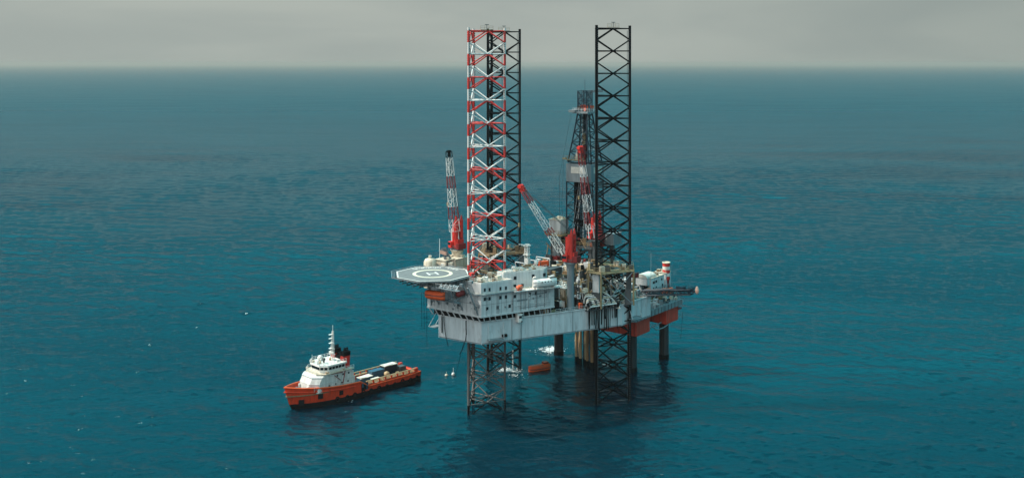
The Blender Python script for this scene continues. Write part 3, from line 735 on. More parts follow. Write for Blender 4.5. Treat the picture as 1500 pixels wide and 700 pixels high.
part('pole', mb, [M['white']], t)
b = MB(); F = [[Vector(Q(a, l, z + 3.6)) + Vector((.12 + .28 * i, -.28 * i + .15 * math.sin(i * 1.3), -.12 * i - .35 * j)) for i in range(6)] for j in range(4)]
b.add([p for r_ in F for p in r_], [(j * 6 + i, j * 6 + i + 1, j * 6 + i + 7, j * 6 + i + 6) for j in range(3) for i in range(5)], 0, True)
part('flag', b, [M['skin']], t)
# white lattice antenna mast on the quarters' roof
a, l, z = wp(772, 395, Y=306); t = thing('antenna_mast', 'white lattice antenna mast rising behind the flat white quarters roof', 'antenna mast', Q(a, l, z - 3), RIG)
mb = MB(); mb.truss(Q(a, l, z - 9), Q(a, l, z + 7.6), 1.0, 1.0, 12, .09, .13, up=(1, 0, 0))
part('mast', mb, [M['white']], t)
for k, zz in enumerate((z + 1.5, z + 4.5, z + 7.2)):
    b = MB(); b.box(Q(a, l, zz), (1.7, 1.7, .3), 0); b.tube(Q(a - 1.3, l, zz + .2), Q(a + 1.3, l, zz + .2), .12, 5, 0)
    if k == 2: b.box(Q(a - .6, l - 1.4, z + 7.4), (.3, 2.4, .2), 0)
    part('antenna', b, [M['white']], t)
b = MB(); b.box(Q(a, l + .2, z + 2.6), (1.3, 1.3, 1.6), 0); part('equipment_box', b, [M['white']], t)
a, l, z = wp(785.5, 395, Y=302); mb = MB(); mb.tube(Q(a, l, 41.7), Q(a, l, z + 1.6), .17, 8, 0); mb.lathe(Q(a, l, z + 2.2), [(.1, -.7), (.5, -.5), (.7, 0), (.55, .5), (.15, .75)], 12)
solo('radome', 'small white ball radome on a post on the quarters roof', 'radome', mb, [M['white']], Q(a, l, 41.7), RIG)
def container(label, c, dim, m, rz=0.0, frame=RIG, group=None, cat='container', name='container'):
    mb = MB(); x, y, z = c; mb.box((x, y, z + dim[2] / 2), (dim[0] - .1, dim[1] - .1, dim[2] - .06), 0, rz=rz)
    cs, sn = math.cos(rz), math.sin(rz)
    for sx in (-1, 1):
        for sy in (-1, 1):
            X, Y_ = sx * dim[0] / 2, sy * dim[1] / 2; mb.box((x + X * cs - Y_ * sn, y + X * sn + Y_ * cs, z + dim[2] / 2), (.16, .16, dim[2]), 1, rz=rz)
    for k in range(int(dim[0] / .4)):
        for sy in (-1, 1):
            X, Y_ = -dim[0] / 2 + .35 + k * .4, sy * (dim[1] / 2 - .02); mb.box((x + X * cs - Y_ * sn, y + X * sn + Y_ * cs, z + dim[2] / 2), (.16, .09, dim[2] - .3), 0, rz=rz)
    return solo(name, label, cat, mb, [M[m], M['dgrey']] if m != 'white' else [M[m], M[m]], (x, y, z), frame, group)
a, l, z = wp(796, 395, Y=305); container('orange container on the roof beside the small white radome', Q(a, l, 41.8), (3.0, 1.5, 1.4), 'orange', rz=-.4)
container('black open-framed container by the foot of the grey crane pillar', Q(11.2, 17.2, ZT + .05), (3.8, 2.4, 3.4), 'black', rz=-.4)
container('white container standing in front of the dark store shed', Q(14.6, 17.6, ZT + .05), (2.4, 1.6, 2.2), 'white', rz=-.4)
container('red locker on the helideck side of the quarters roof', Q(-11.6, 5.6, 40.25), (1.5, 1.3, 2.4), 'red', cat='locker', name='locker')
container('cream container lying on the cantilever to the left of the grey pillar', Q(18, 6, 36.1), (6, 2.4, 2.5), 'cream')
container('dark grey container lying on the cantilever under the near boom', Q(25, 8, 36.1), (6, 2.4, 2.5), 'dgrey')
container('orange basket on the deck edge at the base of the grey pillar', Q(18.4, 22.6, ZT + .05), (1.2, 1.0, 1.7), 'orange', cat='basket', name='basket')
container('white tank skid between the grey pillar and the yellow jacking frame', Q(22, 14, ZT + .05), (4, 2.6, 6.4), 'white', cat='tank skid', name='tank_skid')
container('rusty brown skid at the hull edge under the yellow jacking frame', Q(27.5, 28.0, ZT + .05), (4, 1.5, 1.4), 'rust', rz=-.45, cat='skid', name='skid')
# pipe rack deck in the middle
pr = thing('pipe_rack', 'dark stack of drill pipes in a white frame behind the quarters', 'pipe rack', Q(24, 2, 36.1), RIG)
mb = MB()
for k in range(10):
    for j in range(4): mb.tube(Q(17.5 + .2 * j, AX - 3 + .42 * k, 37.2 + .4 * j), Q(30 - .2 * j, AX - 3 + .42 * k, 37.2 + .4 * j), .17, 6, rnd.randrange(3))
part('pipe_pile', mb, [M['dgrey'], M['dred'], M['black']], pr, kind='stuff')
mb = MB()
for a in (18.5, 24, 29.5):
    for s in (-1, 1):
        mb.tube(Q(a, AX - 1.1 + s * 2.6, 36.1), Q(a, AX - 1.1 + s * 2.6, 40.2), .18, 6, 0)
    mb.tube(Q(a, AX - 3.7, 36.9), Q(a, AX + 1.5, 36.9), .16, 5, 0); mb.tube(Q(a, AX - 3.7, 40.2), Q(a, AX + 1.5, 40.2), .16, 5, 0); mb.tube(Q(a, AX - 3.7, 37), Q(a, AX + 1.5, 40.2), .12, 5, 0)
part('frame', mb, [M['lgrey']], pr)
# deck clutter: pipework, boxes, hoses (too much of it to count)
mb = MB()
inside = lambda a, l: (-8 < a < 45) and (abs(l - AX) < 7.4 + (a + 12) * .44 if a < 30 else abs(l - AX) < 26)
for i in range(900):
    a = rnd.uniform(6, 45); l = rnd.uniform(-24, 28)
    if not inside(a, l) or abs(l - AX) < 8.8 and a > 11: continue
    h = rnd.choice((.5, .8, 1.2, 1.8, 2.6)) * rnd.uniform(.7, 1.3)
    mb.box(Q(a, l, ZT + .02 + h / 2), (rnd.uniform(.4, 2.4), rnd.uniform(.4, 2.0), h), rnd.randrange(9), rz=rnd.choice((0, 0, -.4, .8)))
for i in range(520):
    a = rnd.uniform(6, 45); l = rnd.uniform(-24, 28)
    if not inside(a, l): continue
    z = ZT + rnd.uniform(.3, 4.5); dr = rnd.choice(((1, 0, 0), (0, 1, 0), (0, 0, 1), (.9, -.42, 0))); L_ = rnd.uniform(1, 6)
    p = Vector(Q(a, l, z)); q = p + Vector(dr) * L_
    if not inside(q.x, -q.y): continue
    mb.tube(p, q, rnd.uniform(.06, .22), 5, rnd.randrange(9))
for i in range(130):
    a = rnd.uniform(12, 44); l = AX + rnd.uniform(-8, 8); h = rnd.uniform(.4, 2.2)
    mb.box(Q(a, l, 36.1 + h / 2), (rnd.uniform(.4, 2.6), rnd.uniform(.4, 2.2), h), rnd.randrange(9), rz=rnd.choice((0, 0, .6)))
for i in range(420):                              # the crowded corner between the grey crane pillar and the near lattice leg
    a = rnd.uniform(18, 41); l = rnd.uniform(11.5, 26.5)
    if not inside(a, l): continue
    z = ZT + rnd.choice((0, 0, 1.5, 3, 4.5, 6)); 
    if rnd.random() < .5: mb.tube(Q(a, l, ZT), Q(a + rnd.uniform(-.4, .4), l, z + rnd.uniform(1, 3)), rnd.uniform(.06, .22), 5, rnd.randrange(9))
    else:
        L_ = rnd.uniform(.5, 2.2); mb.box(Q(a, l, z + .5), (L_, rnd.uniform(.3, 1.4), rnd.uniform(.3, 1.3)), rnd.randrange(9), rz=rnd.choice((0, -.4, .7)))
        mb.tube(Q(a, l, ZT), Q(a, l, z + .5), .12, 5, 3)
for z in (ZT + 3.0, ZT + 6.2): mb.rail([Q(19.5, 13, z), Q(19.5, 20, z), Q(29, 24.2, z)], 1.1, 6, .07, 1.2)
part('deck_machinery', mb, [M['cream'], M['white'], M['brown'], M['dgrey'], M['black'], M['grey'], M['yellow'], M['lgrey'], M['dgrey']], rig, kind='stuff')
mb = MB(); mb.rail([Q(9.5, 19.9, ZT), Q(29.9, 29.5, ZT), Q(45.6, 30.3, ZT), Q(46, -25, ZT), Q(31, -25, ZT), Q(-12.5, -5, ZT)], 1.1, 0, .05, 1.6)
part('guard_rail', mb, [M['lgrey']], rig, kind='stuff')
# bundle of bent white pipes on the near deck edge
n_, d_ = edge_n(P1, P2); n_ = n_ if n_.y < 0 else -n_
Lh = (Vector(P2) - Vector(P1)).length
e0 = Vector(edge_pt(P1, P2, .735))
pm = thing('pipe_manifold', 'bundle of bent white pipes above black hoses on the hull edge', 'pipe manifold', (e0.x, e0.y, ZT), RIG)
def E(s, off, z): p = e0 + d_ * s + n_ * off; return (p.x, p.y, z)
for k in range(8):
    b = MB(); off = 1.3 - .42 * k; zz = ZT + .9 + .42 * k; s0 = .5 + .35 * (k % 3); s1 = 9.6 - .3 * k
    b.path([E(s0 - .6, off - .6, ZT - .2), E(s0 - .5, off - .2, zz - .5), E(s0, off, zz), E(s1, off, zz + .1), E(s1 + .7, off + .2, zz - .5), E(s1 + .9, off + .5, ZT - .6)], .23, 8, 0)
    part('pipe', b, [M[('white', 'cream', 'lgrey')[k % 3]]], pm)
b = MB()
for k in range(6): b.box(E(.8 + 1.75 * k, -.3, ZT + 1.2), (.3, 3.2, 2.6), 0, rz=math.atan2(d_.y, d_.x))
for k in range(46): b.box(E(rnd.uniform(-.5, 11), rnd.uniform(-2.4, 1.3), ZT + rnd.uniform(.1, 1.2)), (rnd.uniform(.3, .9), rnd.uniform(.3, .9), rnd.uniform(.5, 1.4)), rnd.randrange(2), rz=rnd.random())
b.box(E(5.4, .6, ZT - .12), (11.6, 1.7, .16), 0, rz=math.atan2(d_.y, d_.x))
part('frame', b, [M['dgrey'], M['black']], pm)
# black hoses hanging down the hull side
n_, d_ = edge_n(P1, P2); n_ = n_ if n_.y < 0 else -n_
Lh = (Vector(P2) - Vector(P1)).length
for k in range(17):
    t_ = .735 + .0137 * k + rnd.uniform(-.004, .004); c = Vector(edge_pt(P1, P2, t_)) + n_ * rnd.uniform(.5, 1.4)
    zb = rnd.choice((ZB - .5, ZB - 2, ZB + .6, ZB + 1.6, ZB + 3))
    b = MB(); b.path([(c.x - n_.x * 1.2, c.y - n_.y * 1.2, ZT + 1.6), (c.x, c.y, ZT + 1.1), (c.x + rnd.uniform(-.15, .15), c.y, ZT - 2), (c.x + rnd.uniform(-.25, .25), c.y, zb)], rnd.choice((.1, .13, .18)), 6, 0)
    solo('hose', 'black hose hanging down the near hull side below the bent white pipes', 'hose', b, [M['black']], (c.x, c.y, zb), RIG, group='black hoses hanging down the hull side')
# brackets folded out from the hull sides
def bracket(p, n, d, z, w, label, dep=1.6):
    b = MB(); p = Vector(p); t = thing('side_bracket', label, 'bracket', (p.x, p.y, z), RIG)
    A = [p + n * .05 - d * w / 2, p + n * .05 + d * w / 2, p + n * dep + d * w / 2, p + n * dep - d * w / 2]
    for i in range(4): q, r_ = A[i], A[(i + 1) % 4]; b.tube((q.x, q.y, z), (r_.x, r_.y, z), .08, 6, 0)
    b.prism([(q.x, q.y) for q in A], z - .1, z - .04, 0)
    part('platform', b, [M['grey']], t)
    for i, (q, r_) in enumerate(((A[3], A[0]), (A[2], A[1]))):
        b = MB(); b.tube((q.x, q.y, z), (r_.x + d.x * .6, r_.y + d.y * .6, z + 4.2), .09, 6, 0); part('stay', b, [M['lgrey']], t)
nn, dd = edge_n(P1, P2); nn = nn if nn.y < 0 else -nn
bracket(edge_pt(P1, P2, .085), nn, dd, 24.2, 4.6, 'white folding bracket low on the hull next to the bow corner')
b = MB(); q = Vector(edge_pt(P1, P2, .15)) + nn * .5; b.box((q.x, q.y, 24.8), (1.4, .8, .7), 0, rz=math.atan2(dd.y, dd.x)); solo('winch', 'black winch box on the hull beside the white folding bracket', 'winch', b, [M['black']], (q.x, q.y, 24.4), RIG)
n3, d3 = edge_n(P2, P3); n3 = n3 if n3.y < 0 else -n3
bracket(edge_pt(P2, P3, .32), n3, d3, 24.6, 5, 'grey folding bracket on the hull above the red girder', 2.2)
n0, d0 = edge_n(P0, P1); n0 = n0 if n0.x < 0 else -n0
d0b = Vector((0, 1)); bracket((-12.9, 5.9), d0b, Vector((1, 0)), 25.8, 3.0, 'white triangular bracket sticking out of the far bow corner', 2.4)
# ropes and hoses on the bow side
for k, (y0, z1, y1) in enumerate(((4.0, 24.5, 4.0), (3.2, 21.0, 1.5), (-5.2, 25.5, -5.3), (-5.3, 19.5, -2.8))):
    b = MB(); x = -13.45 - .1 * k; zz = 29.4 if k < 3 else 26; pts = [(x, y0 + (y1 - y0) * s ** 2, zz + (z1 - zz) * s) for s in [i / 8 for i in range(9)]]
    b.path(pts, .1 if k % 2 else .16, 5, 0)
    solo('rope', ('short thick rope at the far end of the bow side', 'long slack rope at the far end of the bow side', 'thick rope near the bow corner of the hull', 'slack rope swinging below the thick rope near the bow corner')[k], 'rope', b, [M['black']], (x, y1, z1), RIG)
# hanging davit falls left of the orange lifeboat
for k, (u, v0, v1) in enumerate(((617.5, 428, 478), (621, 428, 482), (625, 432, 508))):
    p = at(u, v0, Y=293); q = at(u + .5, v1, Y=293); b = MB(); b.tube(p, q, .06, 5, 0)
    solo('davit_rope', 'thin dark rope hanging to the left of the orange lifeboat below the helideck', 'rope', b, [M['black']], tuple(q), group='ropes hanging beside the orange lifeboat')
for (u, v0, v1, Y, lab) in ((680.5, 497, 548, 294, 'thin mooring line dropping from the hull towards the white float'), (763.6, 462, 545, 293, 'thin dark line running down the hull by the hanging white cabin'), (804.5, 493, 527, 330, 'thin dark line hanging beside the far round column')):
    p = at(u, v0, Y=Y); q = at(u - (14 if u < 700 else 0), v1 + (4 if u < 700 else 0), Y=Y); b = MB(); b.tube(p, q, .06, 5, 0); solo('mooring_line', lab, 'line', b, [M['black']], tuple(q))
# hanging white cabin
c = Vector(edge_pt(P1, P2, .245)) + nn * .9; mb = MB(); t = thing('observation_cabin', 'small white cabin hanging on the hull side under the quarters', 'cabin', (c.x, c.y, 28.2), RIG)
an = math.atan2(dd.y, dd.x); mb.prism([(c.x + x * dd.x + y * nn.x, c.y + x * dd.y + y * nn.y) for x, y in ((-.75, -.8), (.75, -.8), (.75, .5), (.45, .8), (-.45, .8), (-.75, .5))], 28.3, 30.4, 0)
mb.box((c.x, c.y, 30.5), (1.7, 1.7, .16), 0, rz=an); part('body', mb, [M['white']], t)
b = MB(); b.box((c.x + nn.x * .72, c.y + nn.y * .72, 29.8), (.9, .24, .7), 0, rz=an); part('window', b, [M['glass']], t)
b = MB(); b.box((c.x + nn.x * .5 + dd.x * .4, c.y + nn.y * .5 + dd.y * .4, 28.5), (.5, .8, .36), 0, rz=an); part('lamp', b, [M['dgrey']], t)

# ------------------------------------------------------------------ lifeboats
def lifeboat(label, c, ang, L_, B_, hull_m, top_m, frame, cat='lifeboat', cabin=True, tilt=0.0, windows_=False, z_scale=1.0):
    """enclosed lifeboat: c centre of keel, ang heading in the frame"""
    t = thing('lifeboat', label, cat, c, frame)
    def body(prof, b, mi):
        st = [(-.5, .62), (-.44, .86), (-.3, .98), (0, 1.0), (.25, .93), (.4, .7), (.47, .4), (.5, .12)]
        vs = []; n = len(prof)
        for s, k in st:
            for y, z in prof:
                lift = (abs(s) * 2) ** 3 * .22 if z < .3 else 0
                x = s * L_; yy = y * B_ * k; zz = z + lift
                zz += tilt * x
                vs.append((c[0] + x * math.cos(ang) - yy * math.sin(ang), c[1] + x * math.sin(ang) + yy * math.cos(ang), c[2] + zz * z_scale))
        fs = [(i * n + j, i * n + (j + 1) % n, (i + 1) * n + (j + 1) % n, (i + 1) * n + j) for i in range(len(st) - 1) for j in range(n)]
        b.add(vs, fs, mi, True); b.add(vs, [tuple(range(n - 1, -1, -1)), tuple(range((len(st) - 1) * n, len(st) * n))], mi)
    h = B_ * .85
    b = MB(); body([(-.12, -.3), (.12, -.3), (.42, .15 * h), (.5, .5 * h), (-.5, .5 * h), (-.42, .15 * h)], b, 0); part('hull', b, [M[hull_m]], t)
    b = MB(); body([(-.49, .47 * h), (.49, .47 * h), (.46, .72 * h), (.3, .95 * h), (-.3, .95 * h), (-.46, .72 * h)], b, 0); part('canopy', b, [M[top_m]], t)
    b = MB(); body([(-.53, .44 * h), (.53, .44 * h), (.53, .52 * h), (-.53, .52 * h)], b, 0); part('fender', b, [M['dgrey'] if hull_m != 'white' else M['lgrey']], t)
    if cabin:
        b = MB(); x = -.3 * L_; b.box((c[0] + x * math.cos(ang), c[1] + x * math.sin(ang), c[2] + (h * 1.08 + tilt * x) * z_scale), (L_ * .22, B_ * .5, h * .34), 0, rz=ang); part('cockpit', b, [M[top_m]], t)
        b = MB(); b.box((c[0] + x * math.cos(ang), c[1] + x * math.sin(ang), c[2] + (h * 1.14 + tilt * x) * z_scale), (L_ * .225, B_ * .515, h * .12), 0, rz=ang); part('window', b, [M['glass']], t)
    if windows_:
        for k in range(4):
            x = -.2 * L_ + k * .13 * L_; b = MB(); b.box((c[0] + x * math.cos(ang), c[1] + x * math.sin(ang), c[2] + h * .68), (.35, B_ * .955, .3), 0, rz=ang); part('porthole', b, [M['glass']], t)
    return t
a, l, z = wp(638, 438.5, Y=287); d_l = R(-35) - RIG.h
lifeboat('orange enclosed lifeboat hanging in davits beneath the helideck', Q(a, l, z + .2), d_l, 6.6, 2.6, 'orange', 'orange', RIG, cabin=False, tilt=.02)
a2, l2, z2 = wp(674.5, 430, Y=288); mb = MB(); mb.lathe(Q(a2, l2, z2), [(.2, -1.6), (.8, -1.3), (.9, 0), (.8, 1.3), (.2, 1.6)], 10, axis='X'); solo('life_raft', 'dark red raft canister in the shade right of the orange lifeboat', 'life raft', mb, [M['dred']], Q(a2, l2, z2 - .9), RIG)
dv = thing('lifeboat_davit', 'grey davit frame holding the orange lifeboat against the quarters', 'davit', Q(a + 1, l, z), RIG)
b = MB()
for s in (-2.4, 2.4, 5.0):
    ca, cl = a + .9, l + s
    b.tube(Q(ca + 1.4, cl, z - 1.6), Q(ca - .6, cl, z + 3.0), .17, 6, 0); b.tube(Q(ca - .6, cl, z + 3.0), Q(ca - 1.2, cl, z + 2.4), .14, 6, 0); b.tube(Q(-13.5, cl, z + .4), Q(ca + 1.0, cl, z - .2), .16, 6, 0)
part('arm', b, [M['grey']], dv)
b = MB(); b.box(Q(a + 2.2, l + 1.4, z - .5), (1.5, 11, .16), 0); b.rail([Q(a + 1.6, l - 4, z - .4), Q(a + 1.6, l + 7, z - .4)], 1.0, 0, .05, 1.3); part('platform', b, [M['grey']], dv)
# white lifeboat on the side walkway
nw, dw = edge_n(wk0, wk1); nw = nw if nw.y < 0 else -nw
c0 = Vector(edge_pt(wk0, wk1, .62)) + nw * 1.5
lifeboat('white enclosed lifeboat in white davits along the side of the quarters', (c0.x, c0.y, 38.0), math.atan2(-dw.y, -dw.x), 7.6, 2.5, 'white', 'white', RIG, windows_=True)
dv = thing('lifeboat_davit', 'white davit arms cradling the white lifeboat on the walkway', 'davit', (c0.x, c0.y, 37.5), RIG)
for s in (-3.0, 3.0):
    p = c0 + dw * s; b = MB(); b.box((p.x - nw.x * .2, p.y - nw.y * .2, 37.75), (.5, 2.6, .5), 0, rz=math.atan2(dw.y, dw.x))
    b.tube((p.x - nw.x * 1.6, p.y - nw.y * 1.6, 37.5), (p.x - nw.x * 1.2, p.y - nw.y * 1.2, 40.6), .2, 6, 0); b.tube((p.x - nw.x * 1.2, p.y - nw.y * 1.2, 40.6), (p.x + nw.x * .4, p.y + nw.y * .4, 41.0), .18, 6, 0)
    part('arm', b, [M['white']], dv)
c1 = Vector(edge_pt(wk0, wk1, .12)) + nw * .6
mb = MB(); mb.lathe((c1.x, c1.y, 38.3), [(.15, -1.1), (.62, -.95), (.7, 0), (.62, .95), (.15, 1.1)], 12, axis='X'); mb.box((c1.x, c1.y, 37.65), (1.4, .9, .3), 0)
solo('life_raft', 'bright orange raft canister on the walkway left of the white lifeboat', 'life raft', mb, [M['orange']], (c1.x, c1.y, 37.5), RIG)
pf = at(789, 549, z=0.0); a_, b_ = at(774, 547, z=0), at(806, 541.5, z=0)
lifeboat('orange enclosed lifeboat floating on the water behind the banded leg', (9.0, 341.0, -.35), math.atan2((b_ - a_).y, (b_ - a_).x) + math.pi, 8.0, 3.0, 'orange', 'orange', WORLD, z_scale=.88)
mb = MB(); p = at(654, 550, z=0); mb.lathe((p.x, p.y, 0), [(.3, -.4), (.6, 0), (.5, .4), (.15, .6)], 10); mb.tube((p.x, p.y, .5), (p.x, p.y, 1.3), .08, 5, 0); solo('float', 'small cream float on the water nearer the supply vessel', 'float', mb, [M['cream']], (p.x, p.y, -.4))
mb = MB(); p = at(664, 548.5, z=0); mb.lathe((p.x, p.y, 0), [(.3, -.4), (.65, 0), (.5, .5), (.15, .8)], 10); mb.tube((p.x, p.y, .5), (p.x, p.y, 2.2), .1, 5, 0); solo('float', 'small white float at the end of the mooring line', 'float', mb, [M['white']], (p.x, p.y, -.4))

# ------------------------------------------------------------------ burner boom
p0 = Vector(Q(44.5, 28.8, 30.2)); p1 = Vector(rat(1013, 427.5, Y=311.5))
bb = thing('burner_boom', 'long dark blue burner boom reaching out over the sea to the right', 'boom', tuple(p0), RIG)
mb = MB(); mb.truss(p0, p1, 1.9, 1.5, 12, .12, .22, mi=0); 
for k in range(3):
    o = Vector((0, 0, .2 + .3 * k)); mb.tube(p0 + o, p1 + o, .12, 5, 0)
mb.box(tuple(p0.lerp(p1, .5) - Vector((0, 0, .6))), ((p1 - p0).length * .98, 1.3, .12), 0, rz=math.atan2((p1 - p0).y, (p1 - p0).x), ry=-math.asin((p1 - p0).z / (p1 - p0).length))
part('truss', mb, [M['blue']], bb)
mb = MB(); mb.box(tuple(p1 + Vector((0, .8, .2))), (1.4, 4.0, .35), 0); mb.rail([p1 + Vector((-.7, 2.4, .4)), p1 + Vector((.7, 2.4, .4)), p1 + Vector((.7, -1, .4)), p1 + Vector((-.7, -1, .4))], 1.1, 0, .06, 1)
mb.tube(p1, p1 + Vector((0, -1, 1.6)), .15, 6, 0); mb.box(tuple(p1.lerp(p0, .22) + Vector((0, 0, 1.0))), (1.2, 2.6, 1.4), 0)
part('platform', mb, [M['blue']], bb)
mb = MB(); e = Vector(rat(1021, 426, Y=310.5)); mb.tube(p1 + Vector((0, 0, .5)), e, .09, 5, 0); part('pipe', mb, [M['blue']], bb)
mb = MB(); mb.lathe(tuple(e), [(.25, -.9), (.6, -.4), (.62, .3), (.42, .8), (.3, 1.3)], 10); part('burner_head', mb, [M['skin']], bb)

# ================================================================== wellhead platform behind the stern
wpl = thing('wellhead_platform', 'low production platform on dark round columns with red box girders behind the rig', 'platform', Q(68, 2, 0), RIG)
for a, l in ((58.8, 16.2), (59.6, -14.0), (78.6, 17.2), (79.4, -13)):
    mb = MB(); mb.lathe(Q(a, l, 0), [(1.62, -6), (1.62, 13.2)], 20, 0); mb.lathe(Q(a, l, 0), [(1.75, -.5), (1.75, 1.4)], 20, 1)
    for k in range(3): mb.tube(Q(a - 1.7, l + .6 * k - .4, -1), Q(a - 1.7, l + .6 * k - .4, 13), .09, 5, 1)
    part('column', mb, [M['column'], M['black']], wpl)
for a0 in (55.0, 74.7):
    mb = MB(); mb.box(Q(a0 + 4.25, 2.0, 15.4), (8.5, 36.4, 5.2), 0)
    for k in range(9): mb.box(Q(a0 - .04, 18.0 - 4 * k, 15.4), (.09, .2, 5.0), 0)
    for k in range(3): mb.box(Q(a0 + 1.4 + 2.8 * k, 20.22, 15.4), (.14, .06, 5.0), 0)
    mb.box(Q(a0 + 4.25, 20.24, 13.4), (8.3, .1, .3), 0)
    part('girder', mb, [M['redgirder']], wpl)
mb = MB(); mb.box(Q(68.5, 2, 19.0), (32, 38.6, 1.9), 0)
for k in range(14): mb.box(Q(53.5 + 2.3 * k, 21.35, 19), (.2, .1, 1.85), 1)
part('deck', mb, [M['grey'], M['dgrey']], wpl)
mb = MB(); mb.rail([Q(52.6, 21.2, 19.95), Q(84.3, 21.2, 19.95), Q(84.3, -17, 19.95)], 1.2, 0, .07, 1.6); mb.rail([Q(64, 17.4, 24), Q(84, 17.4, 24)], 1.2, 0, .07, 1.6)
part('guard_rail', mb, [M['grey']], wpl, kind='stuff')
mb = MB(); mb.box(Q(73, 4, 23.75), (22, 26, .5), 0)
for k in range(6): mb.tube(Q(62.5 + 4.2 * k, 16.6, 19.9), Q(62.5 + 4.2 * k, 16.6, 23.5), .25, 6, 1)
for k in range(5):
    mb.tube(Q(62.5 + 4.2 * k, 16.6, 19.9), Q(66.7 + 4.2 * k, 16.6, 23.5), .18, 6, 2); mb.tube(Q(66.7 + 4.2 * k, 17.0, 19.9), Q(62.5 + 4.2 * k, 17.0, 23.5), .14, 6, 1)
part('upper_deck', mb, [M['dgrey'], M['grey'], M['lgrey']], wpl)
mb = MB()
for i in range(90):
    a = rnd.uniform(53.5, 84); l = rnd.uniform(12, 20.6); h = rnd.uniform(.5, 2.4)
    mb.box(Q(a, l, 19.96 + h / 2), (rnd.uniform(.4, 2), rnd.uniform(.4, 1.6), h), rnd.randrange(6), rz=rnd.choice((0, .5)))
for i in range(60):
    a = rnd.uniform(54, 82); l = rnd.uniform(13, 20.5); z = rnd.uniform(20.2, 23); mb.tube(Q(a, l, z), Q(a + rnd.uniform(-2, 3), l + rnd.uniform(-1.5, .5), z + rnd.uniform(-.8, 1)), rnd.uniform(.08, .2), 5, rnd.randrange(6))
for i in range(60):
    a = rnd.uniform(62.5, 83.5); l = rnd.uniform(-8, 16); h = rnd.uniform(.5, 2.6); mb.box(Q(a, l, 24 + h / 2), (rnd.uniform(.4, 2.2), rnd.uniform(.4, 2), h), rnd.randrange(6))
part('process_equipment', mb, [M['grey'], M['dgrey'], M['lgrey'], M['brown'], M['black'], M['cream']], wpl, kind='stuff')
a, l, z = wp(999, 447, Y=357); mb = MB(); mb.box(Q(85.3, 18.5, 18.6), (2.2, 5, .3), 0); mb.rail([Q(86.2, 21, 18.8), Q(86.2, 16, 18.8)], 1.1, 0, .07, 1); mb.box(Q(84.0, 20.0, 16.6), (2.2, 1.4, .45), 1); mb.tube(Q(83.1, 20, 16.5), Q(84.6, 20, 18.2), .2, 6, 0)
part('landing', mb, [M['grey'], M['dred']], wpl)
mb = MB(); mb.path([Q(65, 20.6, 14), Q(67, 20.8, 12.6), Q(72, 20.6, 12.3), Q(76, 20.2, 12.5)], .2, 6, 0); mb.tube(Q(64, 19.6, 13.5), Q(75, 18.2, 13.2), .25, 6, 0); part('pipe', mb, [M['grey']], wpl)
for k in range(2):
    p = rat((1000, 929)[k], (456, 470)[k], Y=(350, 333)[k]); b = MB(); b.path([(p.x, p.y, p.z), (p.x - .5 * (1 - k), p.y, p.z - 4), (p.x - 1.5 * (1 - k), p.y, p.z - 9)], .06, 5, 0)
    solo('rope', ('thin rope hanging from the right end of the red girder', 'thin rope hanging in front of the middle red girder')[k], 'rope', b, [M['black']], (p.x - 1.5 * (1 - k), p.y, p.z - 9), RIG)
# conductors: a row of vertical pipes under the derrick
for k in range(9):
    f = k / 8; p = at(845 + 26 * f, 529 + 10 * f, z=0.0); q = RIG.local(p)
    q.x += (-.3, .3, -.5, .4, .2, -.4, .3, -.2, .4)[k]; mb = MB()
    m = ('tan', 'rust', 'tan', 'dgrey', 'tan', 'rust', 'dgrey', 'rust', 'black')[k]; r = (.5, .48, .5, .4, .52, .5, .42, .55, .6)[k]
    top = 24 if k != 2 else 13
    mb.lathe((q.x, q.y, 0), [(r, 1.8), (r, top)], 12, 0); mb.lathe((q.x, q.y, 0), [(r * 1.15, -6), (r * 1.2, .8), (r * 1.05, 1.8)], 12, 1)
    for zz in (7, 13.5, 19): 
        if zz < top: mb.lathe((q.x, q.y, 0), [(r * 1.18, zz), (r * 1.18, zz + .3)], 12, 0)
    col = {'tan': 'tan', 'rust': 'rust brown', 'dgrey': 'dark grey', 'black': 'black'}[m]
    lab = ('tan well conductor pipe, first of the row beneath the derrick counted from the round column', 'rust brown conductor pipe, second in the row beneath the derrick', 'short tan conductor pipe that ends halfway up the row beneath the derrick',
           'thin dark grey conductor pipe just past the short tan one', 'tan conductor pipe in the middle of the row beneath the derrick', 'rust brown conductor pipe just past the middle tan one', 'dark grey conductor pipe between two rust brown ones', 'thick rust brown conductor pipe beside the black last one', 'black conductor pipe closing the row next to the dark lattice leg')[k]
    solo('conductor_pipe', lab, 'pipe', mb, [M[m], M['black']], (q.x, q.y, -6), RIG, group='well conductor pipes beneath the derrick')
